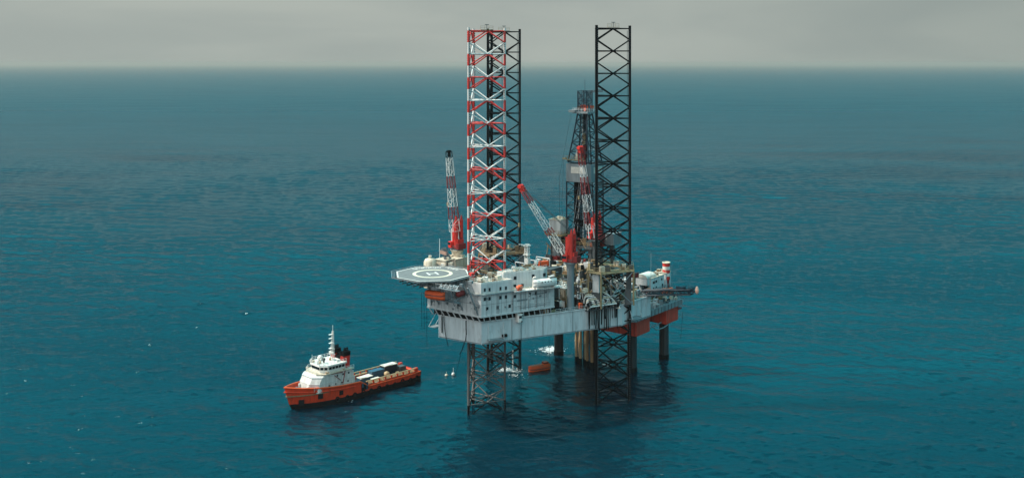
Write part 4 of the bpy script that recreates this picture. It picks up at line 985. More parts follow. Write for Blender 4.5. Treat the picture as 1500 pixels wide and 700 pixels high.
# houses and the banded stack on the platform
def house(label, name, c, dim, m, wins, rz=0.0, roof='cream', cat='house'):
    a, l, z = c; t = thing(name, label, cat, Q(a, l, z), RIG)
    mb = MB(); mb.box(Q(a, l, z + dim[2] / 2), dim, 0, rz=rz); part('wall', mb, [M[m]], t)
    b = MB(); b.box(Q(a, l, z + dim[2] + .1), (dim[0] + .3, dim[1] + .3, .2), 0, rz=rz); b.rail([Q(a - dim[0] / 2, l + dim[1] / 2, z + dim[2] + .2), Q(a + dim[0] / 2, l + dim[1] / 2, z + dim[2] + .2)], 1.0, 0, .05, 1.2)
    for k in range(9): b.box(Q(a + rnd.uniform(-.4, .4) * dim[0], l + rnd.uniform(-.4, .4) * dim[1], z + dim[2] + .5), (rnd.uniform(.3, 1.1), rnd.uniform(.3, 1), rnd.uniform(.4, 1)), rnd.randrange(2))
    part('roof', b, [M[roof], M['brown']], t)
    for x, zz, w, h in wins:
        b = MB(); b.box(Q(a + x, l + dim[1] / 2 + .03, z + zz), (w, .1, h), 0); part('window', b, [M['glass']], t)
    return t
house('pale control house with dark windows below the red and white stack', 'control_house', (74.5, 14.3, 24.0), (9.0, 5.4, 4.7), 'lgrey', [(-2.6, 3.2, 1.3, .8), (-1.0, 3.3, 1.0, .8), (2.9, 3.4, .7, .7), (-2.8, 1.2, .6, .7), (-1.0, 1.3, .8, .7), (3.4, 1.2, .9, 1.2)])
house('pale grey cabin at the right end of the wellhead platform', 'cabin', (81.8, 15.0, 24.0), (3.6, 4.2, 5.0), 'lgrey', [(.6, 3.2, .6, .7)], roof='cream', cat='cabin')
a, l, z = wp(976, 408.5, Y=358); st = thing('exhaust_stack', 'round stack in red and white bands on the wellhead platform', 'stack', Q(a, l, 24), RIG)
for k in range(5):
    mb = MB(); z0 = 26.6 + 1.15 * k; mb.lathe(Q(a, l, 0), [(1.32, z0), (1.32, z0 + 1.15)], 20, 0); part('band', mb, [M[('red', 'white')[k % 2]]], st)
mb = MB(); mb.lathe(Q(a, l, 0), [(.9, 24), (1.1, 26.6)], 16, 0); part('base', mb, [M['dred']], st)
mb = MB(); mb.lathe(Q(a, l, 0), [(1.45, 32.35), (1.45, 32.6), (1.1, 32.62), (1.1, 32.4)], 20, 0); part('rim', mb, [M['cream']], st)
a, l, z = wp(946, 411, Y=351); t = thing('storage_tent', 'white round-roofed shelter to the left of the control house', 'shelter', Q(a, l, z), RIG)
mb = MB(); mb.box(Q(a, l, z + .2), (6.0, 4.6, 2.4), 0); part('wall', mb, [M['lgrey']], t)
b = MB(); vs = []
for i in range(9):
    th = math.pi * i / 8
    for x in (-3.1, 3.1): vs.append(Vector(Q(a + x, l - 2.4 * math.cos(th), z + 1.4 + 1.3 * math.sin(th))))
b.add(vs, [(2 * i, 2 * i + 1, 2 * i + 3, 2 * i + 2) for i in range(8)], 0, True); b.add(vs, [tuple(range(0, 18, 2)), tuple(range(17, 0, -2))], 0)
part('roof', b, [M['tarp']], t)
mb = MB(); mb.tube(Q(a, l, 24), Q(a, l, z - .9), 1.2, 8, 0); part('base', mb, [M['dgrey']], t)
a, l, z = wp(929, 402, Y=335); container('dark red locker at the stern between the dark leg and the white shelter', Q(a, l, z - 1), (2.2, 2.0, 1.6), 'dred', cat='locker', name='locker')
mb = MB(); mb.tube(Q(a, l, ZT), Q(a, l, z - 1), .5, 8, 0); part('stand', mb, [M['dgrey']], rig)
a, l, z = wp(953.5, 376, Y=345); b = MB(); b.tube(Q(a, l, 24), Q(a, l, 38), .06, 5, 0); solo('whip_aerial', 'thin upright whip aerial beside the control house', 'aerial', b, [M['lgrey']], Q(a, l, 24), RIG)
a, l, z = wp(949, 429, Y=338); lifeboat('small bright red rescue boat behind the blue boom near the stern', Q(a, l, z), R(10), 4.0, 1.7, 'red', 'orange', RIG, cabin=False)
a, l, z = wp(978, 430, Y=345); lifeboat('long orange lifeboat stowed in front of the white control house', Q(a, l, z - .2), R(-2), 6.6, 2.2, 'orange', 'orange', RIG)

# ================================================================== supply vessel
SHIP = Frame(-33.0, 333.8, 224.5)
ship = thing('supply_vessel', 'orange-red supply vessel with white bridge lying beside the rig', 'ship', (22, 0, 0), SHIP)
def halfb(x, top):
    w = 5.7
    if x < 4: w = 5.1 + .6 * (x / 4)
    if x > 27:
        q = (x - 27) / ((47.5 if top else 45.0) - 27); w = 5.7 * max(0.0, 1 - q ** (2.9 if top else 2.0))
    return w
def sheer(x): return 2.9 if x < 21 else (2.9 + 2.0 * (x - 21) / 3.2 if x < 24.2 else 4.9 + 2.0 * ((x - 24.2) / 23) ** 1.6)
xs = [0, 1, 2, 4, 8, 12, 16, 20, 21, 22, 23, 24.2, 26, 28, 30, 32, 34, 36, 38, 40, 41.5, 43, 44, 45, 46, 46.8, 47.45]
mb = MB(); rings = []
for x in xs:
    zt = sheer(x); r_ = []
    for z, top in ((-2.0, 0), (0, .1), (1.55, .4), (zt * .72 if zt > 2.2 else zt, .8), (zt, 1.0)):
        hb = halfb(x, 0) * (1 - top) + halfb(x, 1) * top if x < 45 else halfb(x, 1) * max(.05, top) * (1 if x < 47.4 else .4)
        xx = x
        if x > 43 and top < 1: xx = x - (1 - top) * (x - 43) * .62
        if z == -2.0: hb *= .75
        r_.append((xx, hb, z))
    rings.append(r_)
vs = []; n = 5
for r_ in rings: vs += [(x, hb, z) for x, hb, z in r_] + [(x, -hb, z) for x, hb, z in r_]
for i in range(len(xs) - 1):
    for j in range(n - 1):
        A = i * 10 + j; B = (i + 1) * 10 + j; mi = 1 if j < 2 else 0
        mb.add([vs[A], vs[B], vs[B + 1], vs[A + 1]], [(3, 2, 1, 0)], mi, True)
        mb.add([vs[A + 5], vs[B + 5], vs[B + 6], vs[A + 6]], [(0, 1, 2, 3)], mi, True)
tr = vs[0:10]; mb.add(tr, [(0, 1, 2, 3, 4, 9, 8, 7, 6, 5)], 0)
hullp = part('hull', mb, [M['shipred'], M['boot']], ship)
mb = MB()                                      # decks
dk_ = [(x, halfb(x, 1) - .12) for x in xs if x <= 24.2]; mb.prism([(x, y) for x, y in dk_] + [(x, -y) for x, y in dk_[::-1]], 1.7, 2.0, 0)
dk_ = [(x, halfb(x, 1) - .15) for x in xs if 24.2 <= x < 46.9]; mb.prism([(x, y) for x, y in dk_] + [(x, -y) for x, y in dk_[::-1]], 4.0, 4.3, 1)
part('deck', mb, [M['wood'], M['brown']], ship)
mb = MB()                                      # bulwark cap / rubbing bands
for s in (-1, 1):
    for x0, x1 in zip(xs, xs[1:]):
        mb.tube((x0, s * halfb(x0, 1), sheer(x0)), (x1, s * halfb(x1, 1), sheer(x1)), .22 if x0 > 24 else .17, 6, 0)
        if x0 >= 26: mb.tube((x0, s * (halfb(x0, 1) * .8 + halfb(x0, 0) * .2 + .05), sheer(x0) * .8), (x1, s * (halfb(x1, 1) * .8 + halfb(x1, 0) * .2 + .05), sheer(x1) * .8), .2, 6, 1)
part('bulwark_rail', mb, [M['orange'], M['shipred']], ship)
for s in (-1, 1):
    b = MB()
    for zz in (3.4, 4.2): b.tube((2, s * 4.9, zz), (21.5, s * 4.9, zz), .2, 6, 0)
    for k in range(9): b.box((2.4 + 2.35 * k, s * 5.0, 3.0), (.35, .5, 2.2), 1)
    for k in range(8): b.box((3.6 + 2.35 * k, s * 5.06, 2.55), (1.5, .16, 1.2), 1)
    b.tube((2, s * 4.1, 3.5), (21.5, s * 4.1, 3.5), .18, 6, 2)
    part('cargo_rail', b, [M['tan'], M['shipred'], M['tan']], ship)
for k in range(11):
    x = 1.5 + 3.1 * k + rnd.uniform(-.5, .5); b = MB(); b.lathe((x, halfb(x, .3) + .05, rnd.uniform(.7, 1.5)), [(.3, -.2), (.75, -.1), (.75, .1), (.3, .2)], 10)
    bb_ = MB(); y = halfb(min(x, 34), 1) * .97 + .22; zc = rnd.uniform(.9, 1.5)
    for i in range(12):
        t0, t1 = 2 * math.pi * i / 12, 2 * math.pi * (i + 1) / 12; bb_.tube((x + .62 * math.cos(t0), y, zc + .62 * math.sin(t0)), (x + .62 * math.cos(t1), y, zc + .62 * math.sin(t1)), .24, 6)
    part('tyre_fender', bb_, [M['boot']], ship)
for x, zz, s_ in ((31.2, 3.1, 1.3), (37.8, 3.3, 1.5), (43.2, 2.1, 1.6)):
    hb = halfb(x, 1) * .72 + halfb(x, 0) * .28; hb2 = halfb(x + 1, 1) * .72 + halfb(x + 1, 0) * .28
    b = MB(); b.box((x, hb - .12 + (.25 if x > 42 else 0), zz), (s_, .5, s_), 0, rz=math.atan2(hb2 - hb, 1.0)); part('fender_pad', b, [M['boot']], ship)
b = MB(); b.box((22.6, 5.35, 3.1), (2.6, .8, 2.0), 0); b.box((23.4, 5.55, 3.6), (.4, .6, 1.4), 1); b.box((21.8, 5.55, 3.0), (.35, .6, 1.9), 1); part('boarding_gap', b, [M['boot'], M['cblue']], ship)
# superstructure
def tapered(b, x0, x1, w, z0, z1, fx=0.0, mi=0, ins=.0, cham=1.0):
    p = [(x0, w), (x1 - cham, w), (x1, w - cham), (x1, -w + cham), (x1 - cham, -w), (x0, -w)]
    q = [(x0, w - ins), (x1 - cham - fx, w - ins), (x1 - fx, w - cham - ins), (x1 - fx, -w + cham + ins), (x1 - cham - fx, -w + ins), (x0, -w + ins)]
    b.prism(p, z0, z1, mi, poly2=q)
mb = MB(); tapered(mb, 25.5, 40.8, 4.75, 4.3, 6.8, .3, 0, .05, 2.2); tapered(mb, 26.0, 40.45, 4.7, 6.8, 8.6, .9, 0, .05, 2.1); tapered(mb, 26.5, 39.4, 4.6, 8.6, 9.2, 1.0, 0, .25, 2.1)
for zz, xx, ww in ((6.75, 40.55, 4.78), (8.55, 39.75, 4.74)):
    mb.prism([(26.2, ww), (xx - 2.2, ww), (xx, ww - 2.2), (xx, -ww + 2.2), (xx - 2.2, -ww), (26.2, -ww)], zz, zz + .1, 1)
for k in range(9): mb.box((26.8 + 1.35 * k, 4.79, 5.5), (.07, .06, 2.3), 1)
sup = part('superstructure', mb, [M['shipwhite'], M['lgrey']], ship)
mb = MB(); tapered(mb, 26.0, 38.2, 4.9, 9.2, 9.42, 0, 0, 0, 2.0); part('bridge_deck', mb, [M['cream']], ship)
mb = MB(); tapered(mb, 28.6, 36.6, 4.0, 9.42, 10.2, .0, 0, 0, 1.8); tapered(mb, 28.6, 36.4, 3.9, 10.2, 11.2, -.3, 1, -.1, 1.8)
tapered(mb, 28.2, 37.0, 4.35, 11.2, 11.65, .1, 0, .05, 1.9)
wh = part('wheelhouse', mb, [M['white'], M['white']], ship)
def ship_windows(p, q, k, w, h, z, parent, lean=.0):
    p, q = Vector(p), Vector(q); d = (q - p).normalized(); nrm = Vector((d.y, -d.x)); nrm = nrm if nrm.dot((p + q) / 2 - Vector((32, 0))) > 0 else -nrm
    for i in range(k):
        c = p.lerp(q, (i + .5) / k) + nrm * .12; b = MB(); b.box((c.x, c.y, z), (w, .14, h), 0, rz=math.atan2(d.y, d.x)); part('window', b, [M['glass']], parent)
ship_windows((28.8, 3.9), (34.6, 3.9), 5, .85, .72, 10.62, wh); ship_windows((34.75, 3.85), (36.5, 2.1), 2, .85, .72, 10.62, wh); ship_windows((36.55, 2.05), (36.55, -2.05), 4, .8, .72, 10.62, wh); ship_windows((36.5, -2.1), (34.75, -3.85), 2, .85, .72, 10.62, wh)
ship_windows((26.8, 4.5), (33, 4.5), 3, .55, .55, 8.2, sup); ship_windows((27, 4.6), (36, 4.6), 4, .5, .5, 5.8, sup); ship_windows((39.2, 1.8), (39.2, -1.8), 2, .5, .5, 7.4, sup)
b = MB(); b.box((27.6, 4.63, 5.4), (.9, .12, 2.0), 0); b.box((31.3, 4.63, 5.3), (.8, .12, 1.9), 0); part('door', b, [M['grey']], sup)
b = MB(); b.tube((30.2, 4.75, 4.4), (29.2, 4.75, 9.2), .14, 6, 0); b.box((32.0, 4.85, 7.6), (2.8, .25, .14), 0, ry=-.7); b.tube((30.0, 4.8, 8.9), (37.0, 4.1, 8.9), .1, 5, 0); part('stair', b, [M['dred']], sup)
b = MB()
for zz, pl in ((9.42, [(26, 4.8), (36.1, 4.8), (38.1, 2.8), (38.1, -2.8), (36.1, -4.8), (26, -4.8)]), (11.65, [(28.4, 4.2), (35, 4.2), (36.8, 2.4), (36.8, -2.4), (35, -4.2), (28.4, -4.2)])):
    b.rail([(x, y, zz) for x, y in pl], .95, 0, .045, 1.1)
b.rail([(25.5, 5.2, 4.4), (40, 4.4, 5.0)], 1.0, 0, .045, 1.2)
part('guard_rail', b, [M['white']], ship, kind='stuff')
mb = MB()                                       # mast
mb.truss((30.6, 0, 11.6), (30.4, 0, 20.4), 1.0, .8, 8, .045, .085, up=(1, 0, 0), taper=(1, .4)); mb.tube((30.4, 0, 20), (30.4, 0, 22.2), .09, 6, 0)
for zz, w in ((13.6, 3.0), (15.2, 2.4), (16.8, 2.0), (18.2, 1.6), (19.4, 1.2)):
    mb.box((30.6, 0, zz), (.18, w, .14), 0); mb.box((31.1, 0, zz + .1), (1.3, .7, .12), 0)
mb.box((31.2, .4, 14.2), (.5, 2.0, .35), 0)
part('mast', mb, [M['white']], ship)
b = MB(); b.lathe((33.5, -2.2, 12.4), [(.2, -.7), (.75, -.5), (.9, .1), (.6, .65), (.1, .9)], 12); part('radome', b, [M['white']], ship)
b = MB(); b.tube((36, 2.0, 11.6), (36, 2.0, 14.6), .07, 5, 0); b.box((36, 2.0, 13.2), (.35, .35, .5), 0); b.tube((36, -2.8, 11.6), (36, -2.8, 13.8), .06, 5, 0); part('aerial', b, [M['white']], ship)
b = MB(); b.tube((34.2, .8, 11.6), (34.2, .8, 12.6), .3, 8, 0); b.box((34.2, .8, 12.8), (.6, .9, .6), 0); part('fire_monitor', b, [M['dgrey']], ship)
for s in (-1, 1):
    mb = MB(); y = s * 2.5
    mb.prism([(26.6, y - .9), (29.2, y - .9), (29.2, y + .9), (26.6, y + .9)], 9.42, 13.0, 0, poly2=[(26.4, y - .8), (28.7, y - .8), (28.7, y + .8), (26.4, y + .8)])
    mb.prism([(26.3, y - .95), (28.9, y - .95), (28.9, y + .95), (26.3, y + .95)], 13.0, 14.3, 1)
    for k in range(3): mb.tube((26.9 + .6 * k, y, 14.2), (26.7 + .6 * k, y, 15.3), .22, 7, 1)
    part('funnel', mb, [M['red'], M['black']], ship)
b = MB(); b.box((27.4, 0, 11.0), (2.0, 3.0, 3.2), 0); b.box((27.2, 0, 13.0), (1.2, 6.4, .5), 0); part('funnel_bridge', b, [M['black']], ship)
# foredeck gear
b = MB()
for k in range(14):
    x = rnd.uniform(41, 44); b.box((x, rnd.uniform(-1, 1) * max(.2, halfb(x, 0) * .2 + halfb(x, 1) * .8 - 1.3), 4.3 + .45), (rnd.uniform(.4, 1.4), rnd.uniform(.4, 1.0), rnd.uniform(.5, 1.2)), rnd.randrange(3), rz=rnd.random())
b.tube((42.3, -1.6, 5.2), (42.3, 1.6, 5.2), .6, 10, 0); b.tube((44.6, 0, 4.3), (44.6, 0, 6.0), .12, 6, 2); b.tube((40.9, 2.2, 4.3), (40.9, 2.2, 6.2), .3, 8, 2); b.tube((40.9, -2.2, 4.3), (40.9, -2.2, 6.2), .3, 8, 2)
part('windlass', b, [M['dgrey'], M['black'], M['white']], ship)
b = MB(); b.box((24.8, -1, 3.4), (1.4, 5, 2.6), 0); b.tube((23.6, -2.6, 3.2), (23.6, 2.6, 3.2), 1.0, 12, 1); b.box((24.7, 3.6, 3.2), (1.4, 1.6, 2.2), 2)
for k in range(10): b.box((rnd.uniform(21.5, 24), rnd.uniform(-4, 4), rnd.uniform(2.3, 3.2)), (rnd.uniform(.4, 1.2), rnd.uniform(.4, 1.2), rnd.uniform(.5, 1.5)), rnd.randrange(4), rz=rnd.random())
part('towing_winch', b, [M['white'], M['cblue'], M['dgrey'], M['tan']], ship)
b = MB(); b.tube((.3, -4.6, 2.4), (.3, 4.6, 2.4), .4, 8, 0)
for y in (-4, 4): b.box((1.2, y, 3.2), (1.2, .9, 1.6), 0); b.lathe((.2, y * 1.05, 2.2), [(.9, -.5), (.9, .5)], 12, 1)
part('stern_roller', b, [M['shipred'], M['boot']], ship)
b = MB()
for k in range(46):
    x = rnd.uniform(1.5, 21); y = rnd.choice((rnd.uniform(-5, -3.6), rnd.uniform(-.2, 4.4), rnd.uniform(2.6, 4.4)))
    if rnd.random() < .45: b.tube((x, y, 2.15 + rnd.uniform(0, .4)), (min(21, x + rnd.uniform(1, 4)), y + rnd.uniform(-.3, .3), 2.2 + rnd.uniform(0, .4)), rnd.uniform(.07, .2), 5, rnd.randrange(5))
    else: h = rnd.uniform(.3, 1.1); b.box((x, y, 2.02 + h / 2), (rnd.uniform(.4, 1.6), rnd.uniform(.3, 1.0), h), rnd.randrange(5), rz=rnd.choice((0, .3, .8)))
for k in range(26):
    x = rnd.uniform(26.5, 37); y = rnd.choice((-1, 1)) * rnd.uniform(4.0, 4.6) if rnd.random() < .6 else rnd.uniform(-3, 3); z = 9.44 if abs(y) > 3.9 else 11.66
    if z < 10 or x > 28.8: h = rnd.uniform(.25, .8); b.box((x, y, z + h / 2), (rnd.uniform(.3, .8), rnd.uniform(.25, .6), h), (1, 2, 1, 5)[k % 4])
part('deck_gear', b, [M['orange'], M['tan'], M['dgrey'], M['shipred'], M['cream'], M['white']], ship, kind='stuff')
# cargo on the after deck: things of their own
def cargo(lab, x, y, dim, m, z=2.03): return container(lab, (x, y, z), dim, m, frame=SHIP)
cargo('blue container on the ship deck nearest the white bridge of three along the far rail', 12.6, -1.9, (5.0, 2.4, 2.5), 'cblue')
cargo('blue container with a pale top behind the middle of the ship deck', 7.2, -2.4, (5.0, 2.4, 2.9), 'blue')
cargo('dark grey container close to the ship stern', 3.2, -1.2, (2.4, 2.2, 2.0), 'dgrey')
b = MB(); b.box((7.2, -2.4, 5.0), (5.2, 2.6, .12), 0); b.box((7.9, -2.2, 5.12), (3.0, 2.0, .14), 0, rz=.1); solo('tarpaulin', 'pale tarpaulin over the top of the rear blue container', 'tarpaulin', b, [M['tarp']], (7.2, -2.4, 4.95), SHIP)
b = MB(); b.box((17.6, -1.4, 2.7), (4.4, 2.2, 1.4), 0); b.box((17.4, -1.4, 3.45), (4.8, 2.5, .14), 1, ry=.03); b.box((18.6, -1.0, 3.6), (2.0, 1.8, .2), 1, ry=-.06); solo('covered_skid', 'blue cargo skid under a pale sheet on the ship deck nearest the bridge', 'skid', b, [M['cblue'], M['tarp']], (17.6, -1.4, 2.03), SHIP)
b = MB(); b.box((15.2, 1.6, 2.5), (3.4, 1.8, .9), 0); b.box((15.3, 1.6, 3.05), (3.0, 1.9, .2), 1, rz=.06); solo('pallet_load', 'low pale pallet load beside the near cargo rail of the ship', 'pallet', b, [M['cblue'], M['tarp']], (15.2, 1.6, 2.03), SHIP)
b = MB(); b.lathe((10.0, .2, 3.0), [(.1, -.9), (.85, -.6), (.95, 0), (.85, .6), (.1, .9)], 14); solo('bulk_tank', 'round cream tank between the two blue containers on the ship', 'tank', b, [M['tan']], (10, .2, 2.03), SHIP)
for k in range(4):
    b = MB(); x = 8 + 1.2 * k; b.box((x - 1 + .4 * k, 2.2 + .35 * (k % 2), 2.4 + .05 * k), (4.0, .5, .5), 0, rz=.02 * k)
    solo('timber_beam', ('rust red beam lying on the ship deck, end nearest the stern', 'rust red beam lying second from the stern on the ship deck', 'rust red beam lying third from the stern on the ship deck', 'rust red beam lying nearest the pale pallet load')[k], 'beam', b, [M['shipred'] if k % 2 else M['rust']], (x, 2.2, 2.03), SHIP)

# ================================================================== sea
sea_m = bpy.data.materials.new('sea_water'); sea_m.use_nodes = True
nt = sea_m.node_tree; N = nt.nodes; Lk = nt.links; bs = N['Principled BSDF']
bs.inputs['Base Color'].default_value = (0.0, .052, .080, 1); bs.inputs['Roughness'].default_value = .12; bs.inputs['IOR'].default_value = 1.333
bs.inputs['Specular IOR Level'].default_value = .5; bs.inputs['Specular Tint'].default_value = (.55, .96, 1, 1)
tc = N.new('ShaderNodeTexCoord')
def noise(scale_xyz, rot, detail, rough, typ='FBM', dist=0.0, off=(0, 0, 0)):
    mp = N.new('ShaderNodeMapping'); mp.inputs['Rotation'].default_value = (0, 0, R(rot)); mp.inputs['Scale'].default_value = scale_xyz; mp.inputs['Location'].default_value = off
    Lk.new(tc.outputs['Object'], mp.inputs['Vector'])
    n = N.new('ShaderNodeTexNoise'); n.noise_type = typ; n.noise_dimensions = '2D'; n.inputs['Scale'].default_value = 1; n.inputs['Detail'].default_value = detail; n.inputs['Roughness'].default_value = rough; n.inputs['Distortion'].default_value = dist
    Lk.new(mp.outputs['Vector'], n.inputs['Vector']); return n.outputs['Fac']
def math_(op, a, b=None, c=None):
    m = N.new('ShaderNodeMath'); m.operation = op
    for i, x in enumerate((a, b, c)):
        if x is None: continue
        if isinstance(x, (int, float)): m.inputs[i].default_value = x
        else: Lk.new(x, m.inputs[i])
    return m.outputs[0]
n_rip = noise((.9, 1.7, 1), -6, 3, .6, off=(13, 5, 0))
n_chop = noise((.30, .62, 1), 8, 3, .6, dist=.3)
n_far = noise((.045, .13, 1), 5, 4, .62, off=(21, 2, 0)); n_gust = noise((.0035, .011, 1), 14, 3, .6, off=(5, 1, 0))
sp = N.new('ShaderNodeSeparateXYZ'); Lk.new(tc.outputs['Object'], sp.inputs['Vector'])
fr = N.new('ShaderNodeMapRange'); fr.inputs['From Min'].default_value = 600; fr.inputs['From Max'].default_value = 1700; fr.inputs['To Max'].default_value = 2.2; Lk.new(sp.outputs['Y'], fr.inputs['Value'])
gr = N.new('ShaderNodeMapRange'); gr.inputs['From Min'].default_value = .36; gr.inputs['From Max'].default_value = .64; gr.inputs['To Min'].default_value = .45; gr.inputs['To Max'].default_value = 1.5; Lk.new(n_gust, gr.inputs['Value'])
hgt = math_('MULTIPLY', math_('ADD', math_('ADD', math_('MULTIPLY', n_chop, .22), math_('MULTIPLY', n_rip, .10)), math_('MULTIPLY', n_far, fr.outputs['Result'])), gr.outputs['Result'])
bp = N.new('ShaderNodeBump'); bp.inputs['Strength'].default_value = 1.0; bp.inputs['Distance'].default_value = 1.0
Lk.new(hgt, bp.inputs['Height']); Lk.new(bp.outputs['Normal'], bs.inputs['Normal'])
# far out the waves are finer than the mesh: the surface there is rougher instead
rr = N.new('ShaderNodeMapRange'); rr.inputs['From Min'].default_value = 250; rr.inputs['From Max'].default_value = 2500; rr.inputs['To Min'].default_value = .11; rr.inputs['To Max'].default_value = .30
Lk.new(sp.outputs['Y'], rr.inputs['Value']); Lk.new(rr.outputs['Result'], bs.inputs['Roughness'])
# patches of slightly different water
n_pat = noise((.004, .009, 1), 20, 3, .55, off=(3, 9, 0))
mr = N.new('ShaderNodeMapRange'); mr.inputs['From Min'].default_value = .35; mr.inputs['From Max'].default_value = .65; Lk.new(n_pat, mr.inputs['Value'])
mx = N.new('ShaderNodeMix'); mx.data_type = 'RGBA'; mx.inputs['A'].default_value = (0.0, .013, .023, 1); mx.inputs['B'].default_value = (0.0, .019, .030, 1)
Lk.new(mr.outputs['Result'], mx.inputs['Factor'])
# sparse whitecaps
n_cap = noise((.24, .85, 1), 10, 4, .6, off=(40, 11, 0)); n_cp2 = noise((.05, .05, 1), 0, 2, .5, off=(7, 70, 0))
def ramp(x, a, b):
    m = N.new('ShaderNodeMapRange'); m.inputs['From Min'].default_value = a; m.inputs['From Max'].default_value = b; Lk.new(x, m.inputs['Value']); return m.outputs['Result']
cap = math_('MULTIPLY', math_('MULTIPLY', ramp(n_cap, .755, .85), ramp(n_cp2, .60, .70)), .35)
mc = N.new('ShaderNodeMix'); mc.data_type = 'RGBA'; mc.inputs['B'].default_value = (.6, .64, .62, 1)
Lk.new(cap, mc.inputs['Factor']); Lk.new(mx.outputs['Result'], mc.inputs['A']); Lk.new(mc.outputs['Result'], bs.inputs['Base Color'])
import numpy as np
def sea_mesh():
    rs = np.random.RandomState(5)
    ys = [170.0]
    while ys[-1] < 60000: ys.append(ys[-1] + max(.34, min(ys[-1] ** 2 * 4.6e-6, 2500)))
    ys = np.array(ys); nx = 1300; sx_ = np.linspace(-1, 1, nx)
    Yg = np.repeat(ys[:, None], nx, 1); Xg = sx_[None, :] * (Yg * .62 + 30)
    dy = np.gradient(ys)[:, None]; dxs = np.abs(np.gradient(Xg, axis=1)[:, :1])
    near = ys < 7000; H = np.zeros_like(Xg); DX = np.zeros_like(Xg); DY = np.zeros_like(Xg)
    Xn, Yn = Xg[near], Yg[near]
    gust = .8 + .33 * np.sin(Xn / 61 + 1.3 * np.sin(Yn / 97) + 1) * np.sin(Yn / 83 + .6 * np.sin(Xn / 71)) + .16 * np.sin(Xn / 23 + Yn / 31) * np.sin(Yn / 41 - Xn / 37)
    NW = 100
    for i in range(NW):
        lam = math.exp(rs.uniform(math.log(1.3), math.log(20))); th = math.radians(-97 + rs.normal() * 36); k = 2 * math.pi / lam
        sl_ = WAVE * math.sqrt(2.0 / NW) * (1.45 if lam < 5 else 1.0 if lam < 9 else .68); amp = sl_ / k; ph = rs.uniform(0, 6.283)
        ky = abs(math.sin(th)) + .15
        at_ = np.clip((lam / (ky * dy[near]) - 1.6) / 2.2, 0, 1) * np.clip((lam / dxs[near] - 1.6) / 2.2, 0, 1)
        arg = k * (Xn * math.cos(th) + Yn * math.sin(th)) + ph
        A = amp * at_ * gust; c, s_ = np.cos(arg), np.sin(arg)
        H[near] += A * c; DX[near] -= .8 * A * s_ * math.cos(th); DY[near] -= .8 * A * s_ * math.sin(th)
    V = np.stack([Xg + DX, Yg + DY, H], -1).reshape(-1, 3)
    ny = len(ys); idx = np.arange(ny * nx).reshape(ny, nx)
    F = np.stack([idx[:-1, :-1], idx[:-1, 1:], idx[1:, 1:], idx[1:, :-1]], -1).reshape(-1, 4)
    S = 60000.0; n0 = len(V); V = np.concatenate([V, np.array([(-S, -S, -3), (S, -S, -3), (S, S, -3), (-S, S, -3)])]); F = np.concatenate([F, np.array([[n0, n0 + 1, n0 + 2, n0 + 3]])])
    me = bpy.data.meshes.new('sea'); me.vertices.add(len(V)); me.vertices.foreach_set('co', V.astype(np.float32).ravel())
    me.loops.add(len(F) * 4); me.loops.foreach_set('vertex_index', F.astype(np.int32).ravel())
    me.polygons.add(len(F)); me.polygons.foreach_set('loop_start', np.arange(0, len(F) * 4, 4, dtype=np.int32)); me.polygons.foreach_set('loop_total', np.full(len(F), 4, dtype=np.int32))
    me.polygons.foreach_set('use_smooth', np.ones(len(F), dtype=bool)); me.update(calc_edges=True); me.materials.append(sea_m)
    o = bpy.data.objects.new('sea', me); COL.objects.link(o); o['kind'] = 'structure'; return len(V)
print('sea verts', sea_mesh())

# foam where discharge water and legs churn the sea
foam_m = bpy.data.materials.new('foam'); foam_m.use_nodes = True; fn = foam_m.node_tree
fb = fn.nodes['Principled BSDF']; fb.inputs['Base Color'].default_value = (.52, .56, .56, 1); fb.inputs['Roughness'].default_value = .9
def foam(u, v, ru, rv, count, seed, dens=1.0):
    r_ = random.Random(seed); c = at(u, v, z=0); b = MB()
    for i in range(count):
        g = min(1.0, abs(r_.gauss(0, .45))); th = r_.uniform(0, 6.283)
        x = c.x + ru * g * math.cos(th); y = c.y + rv * g * math.sin(th); s = r_.uniform(.08, .55) * (1.15 - g) * dens
        k = 7; ph = r_.random() * 6
        vs = [(x + s * 1.5 * (1 + .3 * r_.random()) * math.cos(ph + 6.283 * j / k), y + s * (1 + .3 * r_.random()) * math.sin(ph + 6.283 * j / k), .02) for j in range(k)] + [(x, y, .05 + s * .35)]
        b.add(vs, [(j, (j + 1) % k, k) for j in range(k)], 0, True)
    solo('foam', None, None, b, [foam_m], (c.x, c.y, 0), kind='stuff')
foam(812, 511, 4.2, 5.0, 420, 1, .75); foam(805, 513, 9, 9, 260, 11, .5); foam(748, 543, 5.5, 7, 260, 2, .7); foam(750, 545, 10, 11, 200, 12, .45); foam(733, 541, 2.2, 2.5, 120, 6); foam(888, 533, 2.2, 4, 60, 3); foam(500, 587, 9, 2.5, 26, 4, .5)
# raw water discharge pipe beside the far leg
p = at(751.4, 541, z=0); b = MB(); b.tube((p.x, p.y, 6.5), (p.x, p.y, 24), .14, 7, 0); b.tube((p.x, p.y, -2), (p.x, p.y, 6.5), .26, 8, 1); part_ = solo('water_caisson', 'thin water pipe ending white above the foam by the far leg', 'pipe', b, [M['dgrey'], M['white']], (p.x, p.y, -2))

